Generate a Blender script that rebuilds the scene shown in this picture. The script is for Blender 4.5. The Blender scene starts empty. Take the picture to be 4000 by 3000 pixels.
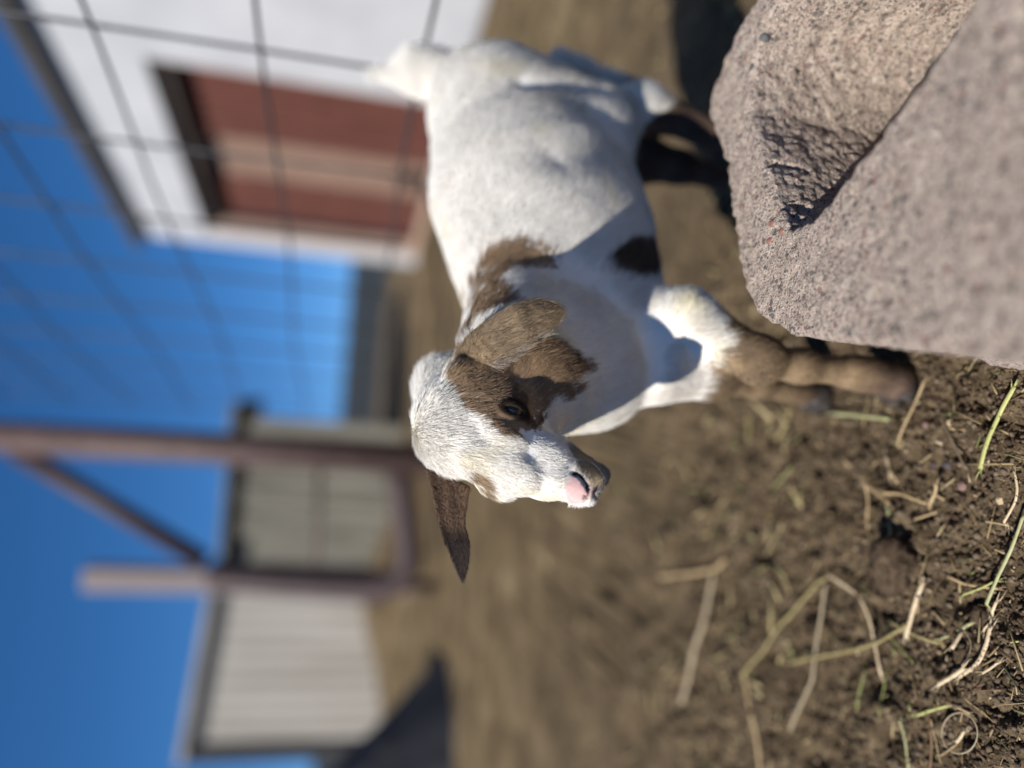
import bpy, math, random
import numpy as np
from mathutils import Vector, Matrix
from mathutils.bvhtree import BVHTree

# ------------------------------------------------------------------ settings
FUR = 1.0
random.seed(7)
rng = np.random.default_rng(7)
scene = bpy.context.scene
COL = scene.collection

# ------------------------------------------------------------------ camera
# a phone held upright about half a metre off the ground; the picture is stored lying on its side
F = 2889.0
PITCH, ROLL, CAMH = math.radians(12.9), math.radians(4.5), 0.5
fwd = np.array([0, math.cos(PITCH), -math.sin(PITCH)])
upv = np.array([0, math.sin(PITCH), math.cos(PITCH)])
rgt = np.array([1., 0, 0])
CAM = np.array([0, 0, CAMH])
cR, sR = math.cos(ROLL), math.sin(ROLL)
cam_data = bpy.data.cameras.new("camera")
cam = bpy.data.objects.new("camera", cam_data)
COL.objects.link(cam)
ax = sR * rgt - cR * upv
ay = cR * rgt + sR * upv
az = -fwd
cam.matrix_world = Matrix([[ax[i], ay[i], az[i], CAM[i]] for i in range(3)] + [[0, 0, 0, 1]])
cam_data.sensor_fit = 'HORIZONTAL'
cam_data.sensor_width = 36
cam_data.lens = 26
cam_data.clip_start = 0.02
cam_data.clip_end = 3000
cam_data.dof.use_dof = True
cam_data.dof.focus_distance = 0.528
cam_data.dof.aperture_fstop = 1.3
cam_data.dof.aperture_blades = 0
scene.camera = cam

# ------------------------------------------------------------------ light
SUN_EL = math.radians(39.5)
sun_h = np.array([-0.735, -0.68]); sun_h /= np.linalg.norm(sun_h)
sun_dir = np.array([sun_h[0] * math.cos(SUN_EL), sun_h[1] * math.cos(SUN_EL), math.sin(SUN_EL)])
sd = bpy.data.lights.new("sun", 'SUN')
sd.energy = 4.9
sd.angle = math.radians(0.53)
sd.color = (1.0, 0.965, 0.92)
so = bpy.data.objects.new("sun", sd)
COL.objects.link(so)
so.rotation_euler = Vector(sun_dir).to_track_quat('Z', 'Y').to_euler()
so.location = (-3, -2, 6)
world = bpy.data.worlds.new("World")
scene.world = world
world.use_nodes = True
wn = world.node_tree
wn.nodes.clear()
sky = wn.nodes.new('ShaderNodeTexSky')
sky.sky_type = 'NISHITA'
sky.sun_disc = False
sky.sun_elevation = SUN_EL
sky.sun_rotation = math.atan2(sun_dir[0], sun_dir[1])
sky.altitude = 3500
sky.air_density = 1.0
sky.dust_density = 0.0
sky.ozone_density = 5.0
bg = wn.nodes.new('ShaderNodeBackground')
bg.inputs['Strength'].default_value = 0.086
wo = wn.nodes.new('ShaderNodeOutputWorld')
# keep the horizon as clear and blue as the dry high air in the photograph
tg = wn.nodes.new('ShaderNodeTexCoord')
sx = wn.nodes.new('ShaderNodeSeparateXYZ'); cx_ = wn.nodes.new('ShaderNodeCombineXYZ')
mz = wn.nodes.new('ShaderNodeMath'); mz.operation = 'MULTIPLY_ADD'; mz.inputs[1].default_value = .88; mz.inputs[2].default_value = .115
wn.links.new(tg.outputs['Generated'], sx.inputs[0])
wn.links.new(sx.outputs[2], mz.inputs[0])
wn.links.new(sx.outputs[0], cx_.inputs[0]); wn.links.new(sx.outputs[1], cx_.inputs[1]); wn.links.new(mz.outputs[0], cx_.inputs[2])
wn.links.new(cx_.outputs[0], sky.inputs[0])
hs = wn.nodes.new('ShaderNodeHueSaturation')
hs.inputs['Saturation'].default_value = 1.2
wn.links.new(sky.outputs[0], hs.inputs['Color'])
wn.links.new(hs.outputs[0], bg.inputs[0])
wn.links.new(bg.outputs[0], wo.inputs[0])
scene.view_settings.view_transform = 'Standard'
scene.view_settings.look = 'None'
scene.view_settings.exposure = 0.50
scene.view_settings.gamma = 1.0
scene.cycles.max_bounces = 14
scene.cycles.diffuse_bounces = 6
scene.cycles.transparent_max_bounces = 16
scene.cycles_curves.shape = 'RIBBONS'

# ------------------------------------------------------------------ helpers: photo pixel <-> space
def ray(x, y):
    du, dv = 1500 - y, x - 2000
    r = du * cR + dv * sR
    d = -du * sR + dv * cR
    return fwd + (r / F) * rgt - (d / F) * upv

def at(x, y, z):
    return CAM + ray(x, y) * z

def gp(x, y, h=0.0):
    r = ray(x, y)
    return CAM + r * ((h - CAMH) / r[2])

def onplane(x, y, p0, n):
    r = ray(x, y)
    p0 = np.array(p0, float); n = np.array(n, float)
    return CAM + r * (((p0 - CAM) @ n) / (r @ n))

# ------------------------------------------------------------------ helpers: noise
def _hash(ix, iy, iz, seed):
    h = (ix.astype(np.int64) * 374761393 + iy.astype(np.int64) * 668265263 + iz.astype(np.int64) * 2147483647 + seed * 974711)
    h = (h ^ (h >> 13)) * 1274126177
    h = h ^ (h >> 16)
    return (h & 0xFFFF) / 65535.0

def vnoise(p, scale, seed=0):
    """value noise in -1..1 at points p (N,3)"""
    q = p * scale
    i = np.floor(q).astype(np.int64)
    f = q - i
    f = f * f * (3 - 2 * f)
    out = 0
    for dx in (0, 1):
        wx = f[:, 0] if dx else 1 - f[:, 0]
        for dy in (0, 1):
            wy = f[:, 1] if dy else 1 - f[:, 1]
            for dz in (0, 1):
                wz = f[:, 2] if dz else 1 - f[:, 2]
                out = out + wx * wy * wz * _hash(i[:, 0] + dx, i[:, 1] + dy, i[:, 2] + dz, seed)
    return out * 2 - 1

def fbm(p, scale, octaves=4, seed=0, gain=.5):
    out, a = 0, 1.0
    for o in range(octaves):
        out = out + a * vnoise(p, scale, seed + o * 17)
        a *= gain; scale *= 2.03
    return out

# ------------------------------------------------------------------ helpers: materials
def mat(name, base=(.5, .5, .5), rough=.7, spec=.3, metal=0.0):
    m = bpy.data.materials.new(name)
    m.use_nodes = True
    b = m.node_tree.nodes['Principled BSDF']
    b.inputs['Base Color'].default_value = (*base, 1)
    b.inputs['Roughness'].default_value = rough
    b.inputs['Specular IOR Level'].default_value = spec
    b.inputs['Metallic'].default_value = metal
    return m

def N(m, kind, **kw):
    n = m.node_tree.nodes.new(kind)
    for k, v in kw.items():
        if k in n.inputs:
            n.inputs[k].default_value = v
        else:
            setattr(n, k, v)
    return n

def L(m, a, b):
    m.node_tree.links.new(a, b)

def ramp(m, fac, stops, interp='LINEAR'):
    r = N(m, 'ShaderNodeValToRGB')
    r.color_ramp.interpolation = interp
    while len(r.color_ramp.elements) < len(stops):
        r.color_ramp.elements.new(.5)
    for e, (p, c) in zip(r.color_ramp.elements, stops):
        e.position = p
        e.color = (*c, 1) if len(c) == 3 else c
    L(m, fac, r.inputs[0])
    return r.outputs[0]

def mixc(m, fac, a, b, mode='MIX'):
    n = N(m, 'ShaderNodeMix', data_type='RGBA', blend_type=mode)
    for s, v in ((n.inputs[0], fac), (n.inputs[6], a), (n.inputs[7], b)):
        if hasattr(v, 'links'):
            L(m, v, s)
        elif isinstance(v, (int, float)):
            s.default_value = v
        else:
            s.default_value = (*v, 1)
    return n.outputs[2]

def bsdf(m):
    return m.node_tree.nodes['Principled BSDF']

def bump(m, height, strength=.5, dist=.002, prev=None):
    b = N(m, 'ShaderNodeBump')
    b.inputs['Strength'].default_value = strength
    b.inputs['Distance'].default_value = dist
    L(m, height, b.inputs['Height'])
    if prev is not None:
        L(m, prev, b.inputs['Normal'])
    return b.outputs[0]

def noisy(name, c1, c2, scale=20, rough=.8, spec=.2, detail=6, bstr=.3, bdist=.003, stretch=None, metal=0.0):
    m = mat(name, c1, rough, spec, metal)
    tc = N(m, 'ShaderNodeTexCoord')
    src = tc.outputs['Object']
    if stretch:
        mp = N(m, 'ShaderNodeMapping')
        mp.inputs['Scale'].default_value = stretch
        L(m, src, mp.inputs[0]); src = mp.outputs[0]
    n = N(m, 'ShaderNodeTexNoise', Scale=scale, Detail=detail, Roughness=.6)
    L(m, src, n.inputs['Vector'])
    L(m, ramp(m, n.outputs[0], [(.35, c1), (.65, c2)]), bsdf(m).inputs['Base Color'])
    L(m, bump(m, n.outputs[0], bstr, bdist), bsdf(m).inputs['Normal'])
    return m

# ------------------------------------------------------------------ helpers: objects
def tag(o, label=None, cat=None, group=None, kind=None):
    if label: o['label'] = label
    if cat: o['category'] = cat
    if group: o['group'] = group
    if kind: o['kind'] = kind
    return o

def empty(name, loc=(0, 0, 0)):
    o = bpy.data.objects.new(name, None)
    o.empty_display_size = .05
    o.location = Vector(loc)
    COL.objects.link(o)
    return o

def mesh_obj(name, verts, faces, m, parent=None, smooth=False):
    me = bpy.data.meshes.new(name)
    verts = np.asarray(verts, float)
    if parent is not None:
        verts = verts - np.array(parent_origin(parent))
    me.from_pydata(verts.tolist(), [], faces if isinstance(faces, list) else faces.tolist())
    me.materials.append(m)
    if smooth:
        me.shade_smooth()
    o = bpy.data.objects.new(name, me)
    COL.objects.link(o)
    if parent is not None:
        o.parent = parent
    return o

def parent_origin(p):
    v = np.zeros(3)
    while p is not None:
        v = v + np.array(p.location)
        p = p.parent
    return v

class MB:
    """collects world-space shapes for one mesh"""
    def __init__(s): s.v = []; s.f = []
    def add(s, v, f):
        o = len(s.v)
        s.v += [tuple(map(float, p)) for p in v]
        s.f += [tuple(int(i) + o for i in q) for q in f]
    def box(s, o, a, b, c):
        o, a, b, c = (np.array(k, float) for k in (o, a, b, c))
        if np.dot(np.cross(a, b), c) < 0:
            a, b = b, a
        v = [o, o + a, o + a + b, o + b, o + c, o + a + c, o + a + b + c, o + b + c]
        s.add(v, [(3, 2, 1, 0), (4, 5, 6, 7), (0, 1, 5, 4), (1, 2, 6, 5), (2, 3, 7, 6), (3, 0, 4, 7)])
    def tube(s, pts, rad, n=10, flat=1.0, up=(0, 0, 1), caps=True):
        pts = np.array(pts, float)
        k = len(pts)
        rad = [rad] * k if np.isscalar(rad) else rad
        t = np.gradient(pts, axis=0)
        v = []
        u0 = np.array(up, float)
        for i in range(k):
            d = t[i] / np.linalg.norm(t[i])
            a = u0 - d * (u0 @ d)
            if np.linalg.norm(a) < .1:
                a = np.array([1., 0, 0]) - d * d[0]
            a /= np.linalg.norm(a)
            b = np.cross(d, a)
            for j in range(n):
                th = 2 * math.pi * j / n
                v.append(pts[i] + rad[i] * (math.cos(th) * a * flat + math.sin(th) * b))
        f = [(i * n + j, i * n + (j + 1) % n, (i + 1) * n + (j + 1) % n, (i + 1) * n + j) for i in range(k - 1) for j in range(n)]
        if caps:
            f += [tuple(range(n - 1, -1, -1)), tuple(range((k - 1) * n, k * n))]
        s.add(v, f)
    def build(s, name, m, parent=None, smooth=False):
        return mesh_obj(name, s.v, s.f, m, parent, smooth)

# ------------------------------------------------------------------ helpers: implicit surfaces
def smin(a, b, k):
    h = np.clip(.5 + .5 * (b - a) / k, 0, 1)
    return b + (a - b) * h - k * h * (1 - h)

class Field:
    def __init__(s, xs, ys, zs, far=.06):
        s.ax = [np.asarray(a, np.float32) for a in (xs, ys, zs)]
        s.D = np.full((len(xs), len(ys), len(zs)), far, np.float32)
    def block(s, lo, hi):
        sl = tuple(slice(max(0, np.searchsorted(a, l) - 1), min(len(a), np.searchsorted(a, h) + 1)) for a, l, h in zip(s.ax, lo, hi))
        g = np.meshgrid(*[a[q] for a, q in zip(s.ax, sl)], indexing='ij')
        return sl, np.stack(g, -1)
    def add(s, fn, lo, hi, k=.01, sub=False):
        sl, P = s.block(lo, hi)
        d = fn(P).astype(np.float32)
        if sub:
            s.D[sl] = -smin(-s.D[sl], d, k)
        else:
            s.D[sl] = smin(s.D[sl], d, k)
    def cap(s, a, ra, b, rb, k=.012, lat=None, sc=1.0, sub=False):
        a = np.array(a); b = np.array(b)
        m = max(ra, rb) / min(1, 1 / sc) + k * 1.5 + .012
        lo = np.minimum(a, b) - m; hi = np.maximum(a, b) + m
        ab = b - a; L2 = ab @ ab
        def fn(P):
            q = P - a
            t = np.clip((q @ ab) / L2, 0, 1)
            e = q - t[..., None] * ab
            if lat is not None:
                l = e @ lat
                e = e + (l * (sc - 1))[..., None] * lat
            return np.sqrt((e * e).sum(-1)) - (ra + (rb - ra) * t)
        s.add(fn, lo, hi, k, sub)
    def ell(s, c, R, rad, k=.012, sub=False):
        """R: 3 axes as columns, rad: radii"""
        c = np.array(c); R = np.array(R); rad = np.array(rad)
        m = rad.max() + k * 1.5 + .012
        def fn(P):
            q = (P - c) @ R
            k0 = np.sqrt(((q / rad) ** 2).sum(-1))
            k1 = np.sqrt(((q / rad ** 2) ** 2).sum(-1)) + 1e-9
            return k0 * (k0 - 1) / k1
        s.add(fn, c - m, c + m, k, sub)
    def mesh(s):
        D = s.D
        nx, ny, nz = D.shape
        sg = D < 0
        cnt = np.zeros((nx - 1, ny - 1, nz - 1), np.uint8)
        offs = [(i, j, k) for i in (0, 1) for j in (0, 1) for k in (0, 1)]
        for (i, j, k) in offs:
            cnt += sg[i:nx - 1 + i, j:ny - 1 + j, k:nz - 1 + k]
        act = (cnt > 0) & (cnt < 8)
        I = np.argwhere(act)
        idx = np.full(act.shape, -1, np.int32)
        idx[act] = np.arange(len(I))
        vals = np.stack([D[I[:, 0] + i, I[:, 1] + j, I[:, 2] + k] for (i, j, k) in offs], 1)
        pos = np.stack([np.stack([s.ax[0][I[:, 0] + i], s.ax[1][I[:, 1] + j], s.ax[2][I[:, 2] + k]], 1) for (i, j, k) in offs], 1)
        acc = np.zeros((len(I), 3)); n = np.zeros(len(I))
        for a in range(8):
            for b in range(a + 1, 8):
                if sum(abs(offs[a][q] - offs[b][q]) for q in range(3)) != 1:
                    continue
                va, vb = vals[:, a], vals[:, b]
                c = (va < 0) != (vb < 0)
                t = np.where(c, va / (va - vb + 1e-12), 0)[:, None]
                acc += np.where(c[:, None], pos[:, a] + t * (pos[:, b] - pos[:, a]), 0)
                n += c
        V = acc / n[:, None]
        faces = []
        for axis in range(3):
            sl0 = [slice(None)] * 3; sl1 = [slice(None)] * 3
            sl0[axis] = slice(0, -1); sl1[axis] = slice(1, None)
            a, b = sg[tuple(sl0)], sg[tuple(sl1)]
            E = np.argwhere(a != b)
            o1, o2 = [(1, 2), (2, 0), (0, 1)][axis]
            E = E[(E[:, o1] > 0) & (E[:, o2] > 0) & (E[:, o1] < act.shape[o1]) & (E[:, o2] < act.shape[o2])]
            flip = a[E[:, 0], E[:, 1], E[:, 2]]
            q = []
            for (p1, p2) in ((1, 1), (0, 1), (0, 0), (1, 0)):
                e = E.copy(); e[:, o1] -= p1; e[:, o2] -= p2
                q.append(idx[e[:, 0], e[:, 1], e[:, 2]])
            q = np.stack(q, 1)
            q[~flip] = q[~flip][:, ::-1]
            faces.append(q)
        Fq = np.concatenate(faces)
        Fq = Fq[(Fq >= 0).all(1)]
        return V, Fq

def relax(V, Fq, it=2, lam=.5, keep=None):
    e = np.concatenate([Fq[:, [0, 1]], Fq[:, [1, 2]], Fq[:, [2, 3]], Fq[:, [3, 0]]])
    n = len(V)
    deg = np.bincount(e[:, 0], minlength=n) + np.bincount(e[:, 1], minlength=n)
    for step in range(it):
        l = lam
        acc = np.stack([np.bincount(e[:, 0], V[e[:, 1], c], n) + np.bincount(e[:, 1], V[e[:, 0], c], n) for c in range(3)], 1)
        d = acc / np.maximum(deg, 1)[:, None] - V
        if keep is not None:
            d = d * keep[:, None]
        V = V + l * d
    return V

def normals(V, Fq):
    n = np.cross(V[Fq[:, 2]] - V[Fq[:, 0]], V[Fq[:, 3]] - V[Fq[:, 1]])
    vn = np.zeros_like(V)
    for k in range(4):
        for c in range(3):
            vn[:, c] += np.bincount(Fq[:, k], n[:, c], len(V))
    return vn / (np.linalg.norm(vn, axis=1)[:, None] + 1e-12)

def big_mesh(name, V, Fq, m, parent=None, smooth=True):
    """fast mesh from numpy quads"""
    me = bpy.data.meshes.new(name)
    if parent is not None:
        V = V - parent_origin(parent)
    me.vertices.add(len(V)); me.vertices.foreach_set('co', np.ascontiguousarray(V, np.float32).ravel())
    me.loops.add(Fq.size); me.loops.foreach_set('vertex_index', np.ascontiguousarray(Fq, np.int32).ravel())
    me.polygons.add(len(Fq)); me.polygons.foreach_set('loop_start', np.arange(0, Fq.size, Fq.shape[1], dtype=np.int32))
    me.update(calc_edges=True)
    me.validate()
    me.materials.append(m)
    if smooth:
        me.shade_smooth()
    o = bpy.data.objects.new(name, me)
    COL.objects.link(o)
    if parent is not None:
        o.parent = parent
    return o

def axis_grid(lo, hi, flo, fhi, fine, coarse):
    a = [flo]
    while a[-1] < fhi: a.append(a[-1] + fine)
    st = fine
    while a[-1] < hi:
        st = min(st * 1.18, coarse); a.append(a[-1] + st)
    b = [flo]; st = fine
    while b[-1] > lo:
        st = min(st * 1.18, coarse); b.append(b[-1] - st)
    return np.array(b[:0:-1] + a)


def poly_sdf(px, py, poly):
    poly = np.array(poly, float)
    d = np.full(px.shape, 1e9); s = np.ones(px.shape)
    n = len(poly)
    for i in range(n):
        a = poly[i]; b = poly[(i - 1) % n]
        ex, ey = b - a
        wx, wy = px - a[0], py - a[1]
        t = np.clip((wx * ex + wy * ey) / (ex * ex + ey * ey), 0, 1)
        d = np.minimum(d, (wx - ex * t) ** 2 + (wy - ey * t) ** 2)
        c1_ = py >= a[1]; c2_ = py < b[1]; c3_ = ex * wy > ey * wx
        flip = (c1_ & c2_ & c3_) | (~c1_ & ~c2_ & ~c3_)
        s = np.where(flip, -s, s)
    return s * np.sqrt(d)
# ================================================================== the setting
def at_ground(x, y):
    p = gp(x, y); p[2] = 0
    return p

# ---- ground: one sheet, finely broken up near the camera, out to the horizon
gx = axis_grid(-900, 900, -.50, .16, .0026, 60)
gy = axis_grid(-8, 1500, .33, .95, .0026, 60)
GX, GY = np.meshgrid(gx, gy, indexing='ij')
gP = np.stack([GX.ravel(), GY.ravel(), np.zeros(GX.size)], 1)
rad_ = np.sqrt(gP[:, 0] ** 2 + gP[:, 1] ** 2)
fade = np.clip(1.6 - rad_ / 2.2, 0, 1)
gz = fbm(gP, 9, 3, 40) * .010 * np.clip(1.5 - rad_ / 9, .0, 1)
gz += np.clip(vnoise(gP, 34, 44) - .1, 0, 1) * .012 * fade
gz += vnoise(gP, 75, 45) * .0040 * fade
gz += (np.abs(vnoise(gP, 120, 46)) - .3) * -.0050 * fade
gz += fbm(gP, 230, 2, 47) * .0024 * fade
pits = np.clip(vnoise(gP, 60, 48) - .40, 0, 1)
gz -= pits * .020 * fade
# a mound of dirt in front of the low shed
md = at(1470, 2400, 5.2)
gz += .30 * np.exp(-(((gP[:, 0] - md[0]) / .55) ** 2 + ((gP[:, 1] - md[1] - .2) / .45) ** 2))
# settle under hooves and block
for q in (gp(3540, 1497), gp(3225, 1548)):
    d2 = np.sqrt(((gP[:, :2] - q[:2]) ** 2).sum(1))
    gz *= np.clip((d2 - .02) / .03, 0, 1)
gP[:, 2] = gz
nx_, ny_ = len(gx), len(gy)
ii = np.arange(nx_ * ny_).reshape(nx_, ny_)
gq = np.stack([ii[:-1, :-1], ii[1:, :-1], ii[1:, 1:], ii[:-1, 1:]], -1).reshape(-1, 4)
m_soil = mat('soil', (.1, .075, .05), .95, .12)
tc = N(m_soil, 'ShaderNodeTexCoord')
def ntex(m, scale, detail=5, rough=.6, src=None):
    n = N(m, 'ShaderNodeTexNoise', Scale=scale, Detail=detail, Roughness=rough)
    L(m, src if src is not None else tc.outputs['Object'], n.inputs['Vector'])
    return n.outputs[0]
big = ntex(m_soil, 6.5, 6, .65)
mid = ntex(m_soil, 40, 6, .7)
fin = ntex(m_soil, 420, 4, .7)
c0 = ramp(m_soil, mid, [(.30, (.042, .029, .016)), (.5, (.090, .065, .038)), (.70, (.165, .124, .076))])
c1 = ramp(m_soil, fin, [(.32, (.55, .55, .55)), (.5, (1, 1, 1)), (.68, (1.5, 1.42, 1.3))])
near_c = mixc(m_soil, 1.0, c0, c1, 'MULTIPLY')
# scattered mineral grains
vo = N(m_soil, 'ShaderNodeTexVoronoi', Scale=330)
L(m_soil, tc.outputs['Object'], vo.inputs['Vector'])
grain = ramp(m_soil, vo.outputs['Color'], [(.90, (0, 0, 0)), (.93, (1, 1, 1))])
near_c = mixc(m_soil, grain, near_c, (.20, .15, .105))
# paler trampled yard further off
far_c = ramp(m_soil, big, [(.34, (.052, .037, .019)), (.5, (.122, .086, .044)), (.66, (.205, .152, .085))])
sep = N(m_soil, 'ShaderNodeSeparateXYZ')
L(m_soil, tc.outputs['Object'], sep.inputs[0])
mr = N(m_soil, 'ShaderNodeMapRange')
mr.inputs['From Min'].default_value = .75; mr.inputs['From Max'].default_value = 2.0
L(m_soil, sep.outputs['Y'], mr.inputs['Value'])
yard = mixc(m_soil, mr.outputs[0], near_c, far_c)
# rough dark pasture beyond the yard
mr2 = N(m_soil, 'ShaderNodeMapRange')
mr2.inputs['From Min'].default_value = 9.5; mr2.inputs['From Max'].default_value = 11.5
L(m_soil, sep.outputs['Y'], mr2.inputs['Value'])
yard = mixc(m_soil, mr2.outputs[0], yard, (.030, .034, .034))
L(m_soil, yard, bsdf(m_soil).inputs['Base Color'])
bn = bump(m_soil, mid, .5, .004)
bn = bump(m_soil, fin, .8, .0018, bn)
L(m_soil, bn, bsdf(m_soil).inputs['Normal'])
ground = big_mesh('ground', gP, gq, m_soil)
ground['kind'] = 'structure'

# ---- concrete block with hollow cells
BT = .20
BK = (CAMH - BT) / .31
outer = [(.022, .235), (.034, .330), (.0425, .405), (.050, .470), (.070, .5225), (.100, .5475), (.144, .5695), (.180, .580), (.225, .604), (.262, .630), (.283, .629), (.300, .616), (.322, .592), (.335, .564), (.37, .50), (.40, .43), (.41, .36), (.36, .26), (.27, .17), (.15, .15), (.06, .17)]
cell1 = [(.1285, .4805), (.1295, .456), (.143, .436), (.158, .415), (.178, .383), (.206, .348), (.223, .332), (.26, .305), (.32, .33), (.355, .39), (.35, .45), (.325, .515), (.310, .548), (.283, .559), (.262, .5600), (.240, .5570), (.222, .5465), (.190, .5275), (.157, .5085), (.142, .498)]
cell2 = [(.140, .2935), (.170, .3015), (.210, .306), (.245, .285), (.28, .23), (.25, .19), (.16, .18), (.10, .205), (.105, .262)]
outer, cell1, cell2 = [[(a_ * BK, b_ * BK) for a_, b_ in l_] for l_ in (outer, cell1, cell2)]
bx_ = np.arange(.0, .485, .0022); by_ = np.arange(.15, .735, .0022); bz_ = np.concatenate([np.arange(-.008, .012, .0045), np.arange(.012, BT + .012, .0022)])
bf_ = Field(bx_, by_, bz_)
PX, PY = np.meshgrid(bx_, by_, indexing='ij')
d2o = poly_sdf(PX, PY, outer) + .0045
d2c = np.minimum(poly_sdf(PX, PY, cell1), poly_sdf(PX, PY, cell2)) - .003
d2d = -smin(-d2o, d2c + .0, .006)
Z3 = bz_[None, None, :]
ez = Z3 - (BT - .0045)
dxy = d2d[:, :, None]
D3 = np.minimum(np.maximum(dxy, ez), 0) + np.sqrt(np.maximum(dxy, 0) ** 2 + np.maximum(ez, 0) ** 2) - .0045
D3 = smin(D3, np.maximum(Z3 - .022, d2o[:, :, None]), .035)          # the cell closes towards its base
gg = np.stack(np.meshgrid(bx_, by_, bz_, indexing='ij'), -1).reshape(-1, 3)
shp = D3.shape
band = (np.abs(D3) < .012).ravel()
nz_ = np.zeros(D3.size)
bp = gg[band]
edge = np.clip((d2d[:, :, None] + .0 * Z3 + .016) / .014, 0, 1) * np.ones_like(Z3)
inner = ((poly_sdf(PX, PY, cell1) < .004)[:, :, None] & (Z3 < BT - .003)).ravel()[band]
rough = fbm(bp, 300, 2, 71) * .0011 + fbm(bp, 90, 2, 72) * .0008
rough += np.where(inner, (np.abs(vnoise(bp, 280, 73)) - .3) * .0024 + vnoise(bp, 420, 74) * .0009 + vnoise(bp, 90, 75) * .0010, 0)
chip = np.clip(.75 * vnoise(bp, 55, 76) + .5 * vnoise(bp, 150, 77) - .20, 0, 1) * np.clip(edge.ravel()[band], 0, 1)
rough += chip * .006
nz_[band] = rough
D3 = D3 + nz_.reshape(shp)
# a crack running down the cell wall, and chips out of the rim
def carve(p, q, r):
    global D3
    p, q = np.array(p), np.array(q); ab = q - p
    t = np.clip(((gg - p) @ ab) / (ab @ ab), 0, 1)[:, None]
    d = np.linalg.norm(gg - p - t * ab, axis=1).reshape(shp) - r
    D3 = np.maximum(D3, -d)
def cv(x0, y0, d0, x1, y1, d1, r_): carve((x0 * BK, y0 * BK, BT - d0), (x1 * BK, y1 * BK, BT - d1), r_)
cv(.1885, .5265, .001, .1905, .528, .014, .0026)
cv(.1905, .528, .014, .188, .5265, .026, .0024)
cv(.188, .5265, .026, .183, .525, .045, .0018)
cv(.205, .594, -.002, .207, .597, .006, .005)
cv(.1285, .4800, -.003, .134, .4880, .008, .0035)
cv(.046, .43, -.002, .043, .43, .010, .0035)
cv(.060, .507, -.001, .056, .51, .016, .0035)
cv(.150, .574, -.001, .151, .577, .016, .0035)
bf_.D = D3.astype(np.float32)
BV, BQ = bf_.mesh()
BV = relax(BV, BQ, 1, .35)
m_con = mat('concrete', (.4, .33, .3), .92, .2)
tcc = N(m_con, 'ShaderNodeTexCoord')
def ct(scale, detail=4, rough=.6):
    return ntex(m_con, scale, detail, rough, tcc.outputs['Object'])
cb = ramp(m_con, ct(45, 5), [(.3, (.38, .295, .24)), (.55, (.49, .385, .315)), (.75, (.57, .455, .375))])
def speck(scale, lo, col, amount, base, thr=.2, seed=0.0):
    mp = N(m_con, 'ShaderNodeMapping'); mp.inputs['Location'].default_value = (seed, seed * 2, seed * 3)
    L(m_con, tcc.outputs['Object'], mp.inputs[0])
    nzz = N(m_con, 'ShaderNodeTexNoise', Scale=scale * 1.3, Detail=2)
    L(m_con, mp.outputs[0], nzz.inputs['Vector'])
    av = N(m_con, 'ShaderNodeMix', data_type='VECTOR'); av.inputs[0].default_value = .002
    L(m_con, mp.outputs[0], av.inputs[4]); L(m_con, nzz.outputs['Color'], av.inputs[5])
    v = N(m_con, 'ShaderNodeTexVoronoi', Scale=scale)
    L(m_con, av.outputs[1], v.inputs['Vector'])
    pick = N(m_con, 'ShaderNodeSeparateColor'); L(m_con, v.outputs['Color'], pick.inputs[0])
    a = N(m_con, 'ShaderNodeMath', operation='GREATER_THAN'); a.inputs[1].default_value = lo
    L(m_con, pick.outputs[0], a.inputs[0])
    near_ = N(m_con, 'ShaderNodeMath', operation='LESS_THAN'); near_.inputs[1].default_value = thr
    mlt = N(m_con, 'ShaderNodeMath', operation='MULTIPLY'); mlt.inputs[1].default_value = 1.0
    L(m_con, v.outputs['Distance'], mlt.inputs[0]); L(m_con, mlt.outputs[0], near_.inputs[0])
    ab_ = N(m_con, 'ShaderNodeMath', operation='MULTIPLY')
    L(m_con, a.outputs[0], ab_.inputs[0]); L(m_con, near_.outputs[0], ab_.inputs[1])
    am = N(m_con, 'ShaderNodeMath', operation='MULTIPLY'); am.inputs[1].default_value = amount
    L(m_con, ab_.outputs[0], am.inputs[0])
    return mixc(m_con, am.outputs[0], base, col), v.outputs['Distance']
cc, h1_ = speck(520, .45, (.60, .52, .43), .8, cb, .5, .1)
cc, h2_ = speck(440, .62, (.11, .10, .098), .85, cc, .45, .3)
cc, h3_ = speck(360, .84, (.26, .15, .12), .6, cc, .42, .7)
cc, h4_ = speck(190, .84, (.10, .092, .085), .75, cc, .46, .9)
cc, h7_ = speck(150, .86, (.66, .55, .45), .5, cc, .42, 2.9)
cc, h5_ = speck(165, .955, (.23, .10, .08), .7, cc, .40, 1.3)
cc, h6_ = speck(290, .83, (.60, .50, .36), .6, cc, .40, 1.9)
L(m_con, cc, bsdf(m_con).inputs['Base Color'])
grit = ct(430, 5, .78)
cc = mixc(m_con, 1.0, cc, ramp(m_con, grit, [(.33, (.60, .58, .56)), (.47, (1, 1, 1)), (.66, (1.25, 1.22, 1.18))]), 'MULTIPLY')
L(m_con, cc, bsdf(m_con).inputs['Base Color'])
bb = bump(m_con, h1_, .8, .0022)
bb = bump(m_con, grit, 1.0, .0022, bb)
L(m_con, bb, bsdf(m_con).inputs['Normal'])
block = big_mesh('concrete_block', BV, BQ, m_con)
tag(block, 'weathered pinkish grey concrete block with a hollow cell, lying in the dirt beside the goat', 'concrete block')

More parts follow.
